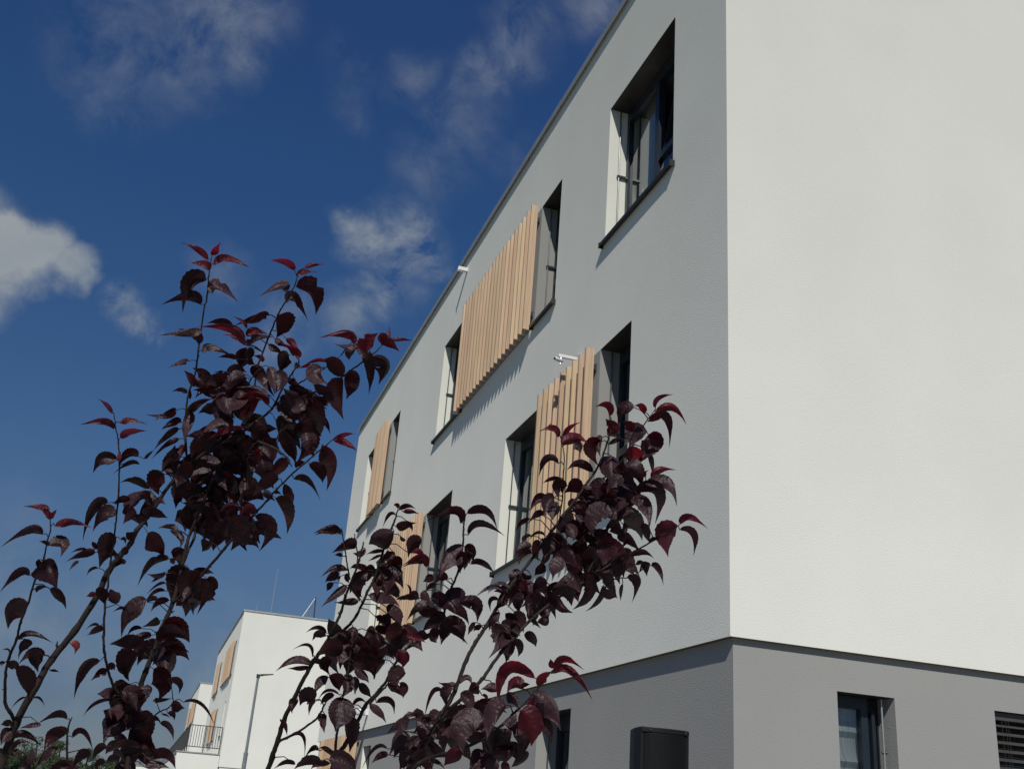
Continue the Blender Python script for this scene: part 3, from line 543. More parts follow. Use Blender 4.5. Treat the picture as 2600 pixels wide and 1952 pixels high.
#@@A
LEAVES = {
 'A1': '''700,330,590,200,335,95,90,2
765,270,800,190,890,85,95,2
800,405,980,330,1285,440,115,2
710,480,650,400,470,380,110,2
685,620,470,700,360,1065,250,0
600,960,450,830,50,965,150,0
770,805,850,700,1135,930,150,1
620,1330,420,1340,40,1390,110,1
560,1500,540,1390,290,1300,130,0
1200,1520,1050,1290,565,1280,130,2
1060,1260,900,1180,700,1225,100,0
1230,1530,1150,1420,920,1385,90,2
1500,1100,1350,1130,1090,1250,130,0
1250,1290,1200,1200,1055,1125,50,2
1250,1400,1350,1310,1550,1380,130,2
1270,1540,1400,1440,1620,1420,120,0''',
 'A2': '''810,480,720,370,450,335,100,2
865,580,920,480,1130,510,110,2
960,440,1080,390,1240,405,60,2
680,780,620,690,325,850,130,1
840,710,1080,780,1110,1100,230,0
720,930,800,860,1010,1190,130,1
580,1110,610,1250,560,1420,300,0
440,1110,350,1120,100,1230,110,0
1640,1480,1560,1370,1185,1425,100,2
700,1440,780,1520,900,1661,90,2
540,1440,620,1480,700,1560,110,1
450,1520,560,1560,650,1661,110,1''',
 'A3': '''650,260,750,150,1110,340,130,1
430,370,350,370,155,460,80,1
520,730,460,600,370,500,110,0
560,740,590,640,600,530,110,0
410,820,330,770,200,800,70,0
460,900,470,830,450,740,50,0
430,1100,560,960,780,900,110,0
250,1060,170,1080,-40,1200,90,0
330,1230,220,1230,60,1320,80,0
300,1330,180,1350,-10,1530,90,0
300,1460,170,1530,-30,1661,70,0
500,1090,420,1280,380,1540,150,1
960,880,860,1060,870,1290,300,1
1110,340,1000,300,850,320,70,0
1240,560,1100,610,920,650,140,1
1250,600,1000,740,750,780,150,0
920,510,870,530,790,520,40,0
1000,520,900,590,800,680,60,0
1560,1000,1350,830,970,1160,130,2
1540,880,1400,760,1110,740,90,1
1000,1290,800,1290,560,1480,140,1
1230,1300,950,1340,680,1490,80,2
1420,900,1290,1100,1300,1280,200,0
1230,180,1200,350,1150,480,200,0
1270,200,1320,260,1250,400,100,0
1560,450,1640,650,1640,830,170,1
1320,440,1450,600,1640,870,170,0
1480,380,1440,330,1340,290,70,2
1280,420,1300,370,1340,330,110,0''',
 'A4': '''940,350,850,230,540,270,95,2
1050,350,900,400,700,340,80,1
960,400,900,470,890,540,110,1
1090,440,1120,330,1230,220,190,2
1230,260,1350,320,1490,440,130,2
1390,300,1500,300,1655,305,45,2
1370,290,1375,220,1375,135,60,2
1170,490,1330,600,1240,830,250,0
1050,450,1150,620,1120,950,130,0
1170,500,1080,480,960,400,100,0
640,570,500,530,330,620,60,2
420,600,370,610,270,640,45,2
800,750,770,1000,820,1250,220,0
880,670,900,820,850,1010,190,0
800,740,700,600,590,530,190,0
560,640,500,720,640,840,170,1
700,1040,560,900,450,830,130,0
220,760,180,820,400,900,110,0
50,1000,200,1050,400,1180,220,0
160,860,400,1000,540,1300,170,0
440,1050,530,1240,470,1580,170,0
530,1180,620,1300,650,1430,60,0
320,1300,380,1400,340,1600,190,0
0,1100,100,1180,220,1360,100,1
100,1380,230,1450,300,1620,160,0
0,1270,60,1350,20,1540,160,0
700,1500,830,1440,955,1430,60,2
700,1510,840,1520,980,1640,90,2
410,1580,425,1620,420,1690,40,2
250,510,240,440,60,330,100,2
240,650,240,600,250,560,80,1
0,700,60,780,0,940,160,1
160,480,100,540,50,700,180,0''',
 'A5': '''465,270,390,170,275,65,65,2
480,490,350,400,10,435,95,2
580,410,720,360,960,425,80,2
620,630,700,540,950,520,110,2
540,940,560,870,600,810,70,2
540,930,330,890,205,1110,190,1
835,880,700,850,570,1010,120,0
850,990,700,980,490,1120,60,0
1360,235,1220,300,950,290,90,0
920,910,980,840,1060,790,50,0
1400,640,1250,700,1020,920,60,0
1400,410,1280,430,1170,500,80,0
1400,500,1250,580,1060,780,90,0
1000,1330,800,1190,585,1250,130,0
1200,1120,1100,1250,1130,1410,250,0
1350,940,1250,990,1150,1120,110,0
1500,740,1450,800,1420,920,110,2
1420,760,1340,820,1310,920,50,0
1380,960,1420,1030,1400,1100,130,1
1600,980,1450,1150,1380,1330,200,0
920,1360,960,1450,1040,1600,120,0
940,1460,800,1490,680,1650,70,1
1130,1440,1160,1490,1220,1550,90,1
1600,1290,1450,1400,1450,1520,250,0''',
 'A6': '''905,150,680,330,645,690,300,1
430,380,200,430,0,600,150,0
950,620,960,800,950,1010,120,1
980,290,1180,450,1235,730,80,0
980,300,1050,420,1110,530,70,2
1180,240,1130,280,1180,370,110,2
1540,350,1400,500,1280,620,170,0
1430,640,1250,700,1060,900,180,0
1100,1080,980,1060,880,1280,170,2
1090,1160,1300,1330,1150,1650,200,0
1380,910,1530,1100,1540,1410,200,0
1500,710,1610,850,1620,1000,150,0
1230,790,1300,870,1380,950,90,1
1360,840,1400,830,1470,860,50,0
860,1060,760,1100,640,1230,150,0
440,990,530,1150,560,1330,200,0
430,1360,440,1430,500,1520,110,1
700,1210,820,1400,750,1640,320,0
1050,1200,980,1350,900,1560,220,0
0,1090,100,1200,110,1390,180,0
150,930,300,1100,300,1340,220,0
0,700,100,800,260,850,200,0
460,700,560,850,700,980,220,0
600,560,750,700,870,900,240,0
480,1530,420,1600,350,1661,180,0
900,100,1100,200,1050,350,200,0
560,100,300,150,200,350,250,0
960,380,960,560,900,760,180,0''',
 'A7': '''790,390,930,600,850,920,230,0
640,610,760,700,800,830,150,0
470,640,540,600,600,590,70,0
460,790,620,780,770,1040,80,0
1000,1450,900,1400,720,1460,110,0
310,190,450,400,470,600,180,0''',
 'A8': '''585,225,500,170,280,170,80,2
605,325,560,260,500,215,80,2
610,320,640,260,685,205,50,2
665,405,850,345,1100,425,85,2
510,505,350,440,10,660,110,0
590,640,540,600,470,590,45,0
600,640,740,620,730,770,150,1
540,810,620,950,690,1160,330,0
455,810,480,900,510,980,70,0
345,1000,230,960,0,1200,110,0
440,1200,480,1130,600,1150,60,0
600,1160,730,1250,795,1405,110,0
340,1330,150,1420,100,1640,240,0
1300,125,1120,170,1000,580,130,0
1370,290,1250,250,1120,470,180,1
1150,720,1000,740,800,830,90,0
1050,690,960,680,850,730,35,0
950,830,900,870,830,940,50,1
1170,680,1130,620,1110,590,60,0
1400,600,1280,650,1200,900,330,0
1180,910,1100,930,1045,1000,40,0
1290,1170,1260,1240,1260,1340,180,0
1310,1300,1400,1240,1430,1200,170,0
1150,1210,1100,1230,1035,1250,60,2''',
 'B1': '''815,1050,600,1180,515,1500,210,1
570,1170,500,1160,410,1200,40,0
1050,860,950,880,820,990,40,0
1040,950,930,960,810,1060,45,0
820,1080,900,1050,960,1080,70,0
1090,1060,960,1070,870,1200,80,0
1090,560,880,620,710,890,90,0
830,250,960,380,1020,540,240,0
1180,230,1100,190,950,190,80,1
1100,220,1240,300,1210,430,80,1
1110,480,1240,520,1200,680,220,0
1040,720,950,760,820,740,60,0
1050,740,950,790,870,850,40,0
1330,680,1200,850,1120,1110,330,0
1400,700,1330,900,1290,1080,300,0
1480,790,1500,1000,1425,1225,110,0
1540,800,1620,900,1570,1080,120,0
1240,1080,1200,1100,1170,1130,70,0
1240,1080,1290,1110,1300,1175,30,0
570,250,640,260,700,240,110,0
510,330,550,330,560,390,40,0
600,450,560,480,530,530,90,0
560,620,500,600,430,680,70,1
250,1370,180,1340,80,1420,40,0
300,1390,220,1430,100,1480,80,0
980,1310,900,1340,760,1385,90,0
760,1400,660,1400,570,1510,50,0
1020,1380,1230,1380,1330,1570,200,0
970,1650,1030,1580,1240,1570,50,0
1030,1620,1180,1600,1330,1690,150,0
880,1480,740,1500,640,1560,90,0
620,1560,500,1560,370,1590,100,0''',
 'B2': '''230,110,380,50,630,150,80,1
390,160,280,180,220,340,110,1
520,290,440,350,460,500,180,0
540,300,380,280,230,400,110,0
100,440,180,420,200,500,110,0
200,440,300,600,340,790,220,0
110,270,90,230,20,235,30,0
40,400,20,390,-40,400,60,0
310,800,220,840,130,940,25,0
400,810,480,820,540,920,30,0
850,165,905,190,890,290,90,3
600,480,660,480,710,500,30,0
800,1060,690,990,450,1120,90,0
490,1130,380,1140,230,1170,60,1
150,1100,80,1110,10,1130,80,0
140,1190,60,1250,10,1370,150,1
820,1190,640,1260,530,1430,160,0
1200,365,1000,450,890,810,120,0
1280,470,1190,510,1090,600,90,0
1290,470,1340,420,1370,480,90,0
1350,830,1150,860,1000,1025,45,0
870,1280,1000,1220,1115,1450,70,0
1560,640,1400,720,1340,830,200,0
1470,730,1560,800,1640,960,180,1
1360,940,1330,980,1340,1070,60,1
1480,1130,1330,1190,1240,1360,200,1
1560,1350,1400,1400,1280,1460,90,0
1280,1390,1180,1440,1110,1560,90,0
1090,1480,980,1520,860,1661,130,0
1290,1580,1380,1530,1420,1600,90,0
1660,1400,1540,1480,1500,1661,180,0
700,1590,760,1600,880,1650,100,0
1260,1580,1180,1600,1150,1661,80,0
180,1290,300,1240,500,1390,90,0
120,1490,220,1340,380,1360,60,0
150,1450,200,1440,260,1440,70,1
700,1410,560,1450,420,1661,110,1
60,1470,20,1430,-30,1400,60,0
100,1500,220,1490,330,1600,25,0''',
 'B3': '''580,210,380,160,160,150,170,0
450,260,330,420,370,600,220,0
700,130,920,50,1080,140,180,0
780,170,950,220,1085,355,190,0
660,460,790,620,720,830,260,0
830,590,970,620,960,760,90,0
870,900,950,910,1035,930,130,0
1020,860,1230,890,1395,1145,45,0
830,990,900,990,910,1075,80,0
610,1080,680,1060,750,1100,60,0
740,1110,850,1170,895,1310,75,0
760,1000,820,1010,850,1050,25,0
520,960,570,1150,520,1370,260,0
480,1060,350,1100,250,1250,160,1
280,740,420,820,490,1000,200,1
340,620,220,800,240,1100,230,0
500,700,620,700,540,850,140,1
660,830,730,840,890,810,60,0
510,1400,300,1330,100,1450,90,0
520,1450,560,1410,590,1390,70,0
270,1450,400,1480,310,1661,180,0
560,1500,620,1500,680,1530,80,0
650,1530,820,1500,920,1661,140,0
560,1640,700,1600,850,1650,100,1''',
 'B4': '''470,640,340,550,90,630,110,0
1275,280,1250,240,1215,240,60,2
1290,290,1400,230,1525,290,70,0
1350,330,1450,310,1570,360,70,2
1240,370,1150,370,1060,550,50,0
1390,450,1470,520,1470,620,60,1
1250,540,1380,500,1530,480,130,0
1220,610,1000,680,870,780,270,1
1380,730,1330,700,1310,655,50,0
1610,740,1480,780,1420,970,200,0
1400,890,1560,890,1661,1000,90,2
1661,1050,1550,1010,1350,1100,90,0
700,800,560,810,350,900,150,0
500,950,440,940,380,930,60,0
820,850,740,920,640,900,90,1
1070,870,950,870,830,930,70,0
1040,930,950,970,850,1020,40,0
1200,880,1150,950,1000,1060,130,0
1340,1000,1200,1050,1000,1150,220,0
560,1150,400,1090,200,1240,110,1
440,1160,350,1220,250,1310,120,0
360,1320,320,1380,270,1440,80,0
470,1230,440,1270,460,1310,40,0
850,1150,720,1100,600,1120,90,0
860,1180,680,1250,600,1470,230,1
580,1190,570,1260,590,1330,80,0
1080,1200,1230,1210,1350,1400,250,1
1180,1350,1250,1440,1290,1530,150,0
1580,1540,1420,1500,1300,1580,90,0
1430,1500,1440,1400,1380,1340,35,0
1040,1290,1000,1330,970,1390,90,0
860,1500,1120,1510,1300,1661,170,1
560,1360,420,1450,200,1661,110,1
700,1420,720,1480,780,1530,80,0
720,1570,600,1600,380,1600,100,1''',
 'B5': '''560,270,470,210,350,265,45,0
550,300,480,280,415,345,80,0
415,510,370,390,215,440,35,0
410,600,240,550,45,660,80,1
390,620,280,630,160,630,50,0
400,560,470,560,520,600,60,0
620,560,560,600,600,700,110,0
580,720,480,760,440,900,120,1
440,950,350,910,290,1010,170,0
270,960,220,1010,210,1090,80,0
830,200,800,300,700,340,130,1
800,360,720,480,700,640,150,1
870,360,850,420,800,450,80,1
830,560,990,600,1050,740,160,0
850,620,950,700,990,780,90,1
1060,100,1120,120,1085,195,70,0
900,320,970,340,1005,470,30,0
970,240,1050,260,1110,380,50,0
1310,540,1210,440,1090,430,100,1
1160,540,1090,620,1040,740,70,0
900,780,960,850,1020,930,90,1
740,700,780,800,740,910,130,1
830,720,860,780,850,900,100,1
590,700,650,780,690,860,150,0
690,900,570,860,470,960,35,0
640,900,560,930,500,1000,70,0
450,960,400,1000,380,1115,50,0
700,920,680,1080,650,1270,260,1
820,1050,840,1090,850,1140,70,0
760,1120,790,1300,795,1480,170,0
540,1090,530,1180,540,1290,80,1
510,1120,490,1140,470,1130,60,0
830,1000,900,940,980,1000,40,0
1000,1000,1100,1070,1170,1190,80,1
1070,980,1210,970,1250,1100,70,0
1370,680,1270,720,1300,840,150,1
1180,790,1290,830,1350,930,100,0
1310,780,1370,830,1340,930,90,0
90,1170,140,1210,155,1320,50,0
160,1350,310,1320,330,1550,40,0
480,1470,420,1430,330,1560,70,0
640,1520,560,1440,480,1450,60,0
240,1610,140,1590,20,1661,50,0
500,1580,370,1570,230,1661,100,0
600,1600,480,1590,400,1661,80,0
590,1550,760,1580,850,1690,240,1
1180,1450,1060,1440,920,1661,40,0
1190,1510,1110,1530,1020,1600,70,0
1411,1150,1300,1180,1180,1300,130,1
1350,1270,1290,1350,1200,1520,130,1
1290,440,1340,540,1340,620,130,2
1180,70,1190,160,1230,270,110,0
1170,0,1270,80,1310,250,130,1''',
 'B6': '''800,225,720,100,400,200,110,0
880,110,1110,80,1240,300,100,0
900,370,1050,250,1330,380,100,0
840,500,640,620,560,880,250,1
850,510,930,570,950,680,150,0
830,560,790,700,800,830,150,0
950,600,890,700,850,790,120,0
930,720,1060,710,1220,840,80,0
410,840,400,880,350,930,110,0
650,900,560,870,500,960,110,0
500,960,430,980,390,1050,70,0
710,1000,730,1130,740,1310,230,1
790,1190,980,1200,1000,1420,170,0
980,1420,940,1490,890,1575,60,0
610,1440,770,1460,830,1661,160,1
350,1040,400,1130,450,1240,120,1
480,1060,580,1180,680,1250,170,0
480,1300,550,1400,600,1500,180,0
450,1240,300,1260,160,1400,110,1
390,760,320,640,110,740,90,2
1060,1460,1000,1480,960,1530,70,0
1400,1030,1300,950,1130,1000,40,1
1310,1040,1150,1020,960,1140,60,1
1260,1150,1170,1160,1170,1290,60,0
1330,1050,1290,1150,1220,1280,130,0
1450,980,1460,1080,1440,1160,120,0
1540,840,1450,880,1500,980,170,1
1661,870,1600,880,1560,860,60,0
1560,920,1590,1000,1610,1060,110,2
1661,1100,1620,1200,1630,1370,120,1
1280,1320,1180,1370,1150,1520,150,1
1200,1530,1230,1600,1190,1661,150,1
1290,1450,1400,1480,1520,1590,130,1
1450,1290,1530,1400,1560,1540,170,0
1560,1080,1500,1180,1520,1310,130,1
1661,510,1540,520,1450,630,90,1
1661,380,1580,410,1560,500,60,0
1661,590,1560,610,1510,730,90,0
1640,170,1530,210,1460,340,60,0
550,1500,500,1600,520,1661,150,0
300,1530,360,1570,450,1600,120,0
150,1580,250,1600,380,1661,90,2
190,1100,100,1110,20,1150,60,0
180,1100,260,1070,300,1150,80,0''',
 'B7': '''1640,390,1750,300,1940,405,75,2
1640,385,1615,330,1600,290,60,2
1610,440,1810,410,2025,710,80,2
1475,570,1510,470,1610,420,90,2
1445,490,1150,400,1070,800,130,2
1320,600,1230,560,1160,640,130,2
1300,590,1350,560,1390,550,45,2
1060,620,990,590,890,600,100,1
1150,640,1240,700,1250,790,130,0
1420,640,1600,740,1700,1010,280,1
1450,850,1560,980,1610,1150,130,1
1390,700,1420,740,1430,790,110,2
1290,820,1400,960,1400,1175,260,2
1250,870,1160,920,1110,960,120,1
1130,960,1340,1070,1200,1390,150,1
1150,760,1050,860,950,1120,220,1
920,920,720,980,720,1270,260,1
1100,1010,1020,1180,1060,1400,320,0
1370,1230,1290,1330,1200,1390,80,0
920,1220,860,1320,740,1500,200,1
1010,1300,1000,1400,960,1500,150,1
740,850,640,840,530,900,150,0
680,650,760,720,790,850,130,1
820,820,880,800,910,890,100,0
640,540,560,570,450,525,60,1
600,600,540,640,540,790,110,1
500,620,390,640,310,910,45,0
680,540,750,490,800,570,60,1
900,660,940,680,950,720,40,0
870,580,820,600,740,650,120,0
470,850,420,900,470,1000,110,1
340,880,320,930,280,980,110,0
230,1000,210,860,0,1000,100,1
380,1060,290,1000,190,1060,90,1
370,1060,480,1080,510,1270,140,1
500,930,560,1000,590,1080,150,0
560,1080,640,1180,680,1250,140,0
690,1240,600,1300,510,1380,140,2
130,1030,60,1160,0,1300,140,1
180,1280,120,1340,60,1416,150,1
290,1380,330,1370,400,1416,110,0
370,1320,450,1330,520,1416,60,0
270,1130,200,1150,160,1220,100,1
1100,1350,1150,1380,1190,1416,80,0''',
 'B8': '''870,155,900,90,1000,60,40,2
870,180,990,145,1085,270,55,2
820,250,950,220,965,430,65,0
790,190,770,145,720,140,50,2
720,150,640,170,615,270,80,1
545,210,530,145,445,145,50,2
700,320,690,270,640,250,80,0
600,330,560,280,520,230,90,2
810,320,730,360,710,450,130,1
820,340,830,420,740,550,150,0
680,430,720,500,740,560,110,2
820,470,840,540,845,610,40,0
540,410,600,370,670,390,45,0
185,360,150,300,50,320,45,2
225,350,260,290,345,255,35,2
210,410,300,365,390,400,80,2
300,400,330,420,345,470,80,1
490,390,420,440,470,560,100,0
500,360,470,400,485,500,50,1
185,545,110,520,50,640,60,0
430,605,340,540,250,590,60,0
200,645,130,660,80,680,30,0
560,490,560,570,570,690,130,1
600,560,640,620,620,700,90,0
660,560,740,600,770,720,110,1
800,640,790,610,825,590,30,2
845,650,890,590,1015,590,50,2
800,690,950,680,1018,840,90,1
730,745,880,750,865,965,100,0
690,800,810,820,825,1000,110,1
640,880,730,940,775,1080,140,0
780,960,800,1030,825,1095,60,0
700,660,690,700,640,720,60,0
640,690,580,680,530,750,90,1
520,680,470,720,450,810,110,0
560,800,620,810,660,850,80,1
600,850,520,830,430,870,80,0
560,880,440,930,440,1050,130,1
560,930,600,980,640,1060,110,0
640,970,660,1000,640,1080,60,1
700,1090,670,1080,640,1140,60,0
440,1050,480,1060,530,1120,110,0
160,780,110,820,90,920,90,1
100,790,40,800,-10,880,60,0
200,850,160,880,150,940,100,1
250,700,180,700,190,790,100,0
360,700,300,710,230,750,100,0
350,700,400,710,450,730,30,1
390,820,340,810,300,820,30,0
380,910,330,870,250,890,50,0
80,910,40,900,-30,970,50,0
340,960,260,980,200,1030,90,0
240,980,290,1020,290,1090,80,1
90,1050,40,1035,-20,1080,25,0
170,1090,110,1130,90,1230,100,1
60,1090,30,1140,50,1230,60,0
350,1070,400,1090,430,1120,50,0
520,1100,520,1170,500,1260,150,0
620,1130,600,1190,560,1240,120,0
400,1130,430,1200,450,1280,120,0
270,1120,280,1190,350,1290,110,0
200,1110,170,1180,130,1230,100,0
830,1100,860,1075,900,1080,30,0
1020,990,950,1050,960,1195,140,2
1045,970,1110,925,1235,1000,50,2
1040,1010,1130,1050,1135,1190,55,0
1000,1000,1010,980,1020,970,40,2
700,1190,780,1165,858,1210,45,0
800,1230,800,1270,810,1335,60,0
840,1260,890,1290,925,1395,45,0
780,1230,750,1245,725,1255,30,0
670,1340,745,1370,705,1515,75,0
720,1270,690,1280,660,1300,80,1
640,1230,600,1290,620,1390,90,1
640,1390,630,1440,625,1510,25,0
470,1300,520,1380,600,1490,110,1
520,1420,540,1460,600,1480,70,0
380,1300,420,1360,430,1455,80,1
500,1400,470,1500,380,1580,40,0
230,1330,270,1420,280,1540,170,1
260,1300,310,1370,340,1450,110,1
390,1320,400,1450,290,1565,80,0
170,1440,200,1530,290,1590,70,0
240,1240,180,1280,150,1350,110,1
100,1270,60,1290,20,1330,70,0
110,1380,50,1400,10,1450,110,0
60,1440,20,1500,0,1600,90,1
130,1440,140,1520,170,1630,80,1
120,1620,70,1640,40,1661,80,0''',
}
FILL = [(560, 1000, 60, 14), (640, 1120, 60, 14), (540, 1150, 60, 16), (570, 1250, 70, 16), (600, 1320, 60, 10), (760, 1060, 50, 7), (470, 1220, 40, 5), (340, 1290, 30, 4), (500, 1480, 40, 5), (420, 1640, 30, 5), (310, 1800, 30, 8), (330, 1900, 40, 6), (880, 1640, 40, 7), (960, 1440, 30, 5), (980, 1600, 50, 6), (1110, 1560, 30, 4), (1350, 1500, 50, 8), (1450, 1400, 60, 14), (1530, 1390, 50, 10), (1490, 1290, 50, 8), (1560, 1220, 40, 5), (1300, 1590, 40, 5), (1180, 1840, 50, 8), (1280, 1900, 50, 6), (1060, 1880, 40, 6), (100, 1930, 40, 3)]
#@@B
# limbs: image bearing, distance along the view axis, half thickness in the same units
def smooth_path(pts, n=5):
    out = []
    for i in range(len(pts)-1):
        p0, p1, p2, p3 = pts[max(i-1, 0)], pts[i], pts[i+1], pts[min(i+2, len(pts)-1)]
        for k in range(n):
            t = k/n
            out.append(tuple(.5*((2*b)+(-a+c)*t+(2*a-5*b+4*c-d)*t*t+(-a+3*b-3*c+d)*t*t*t) for a, b, c, d in zip(p0, p1, p2, p3)))
    out.append(pts[-1]); return out
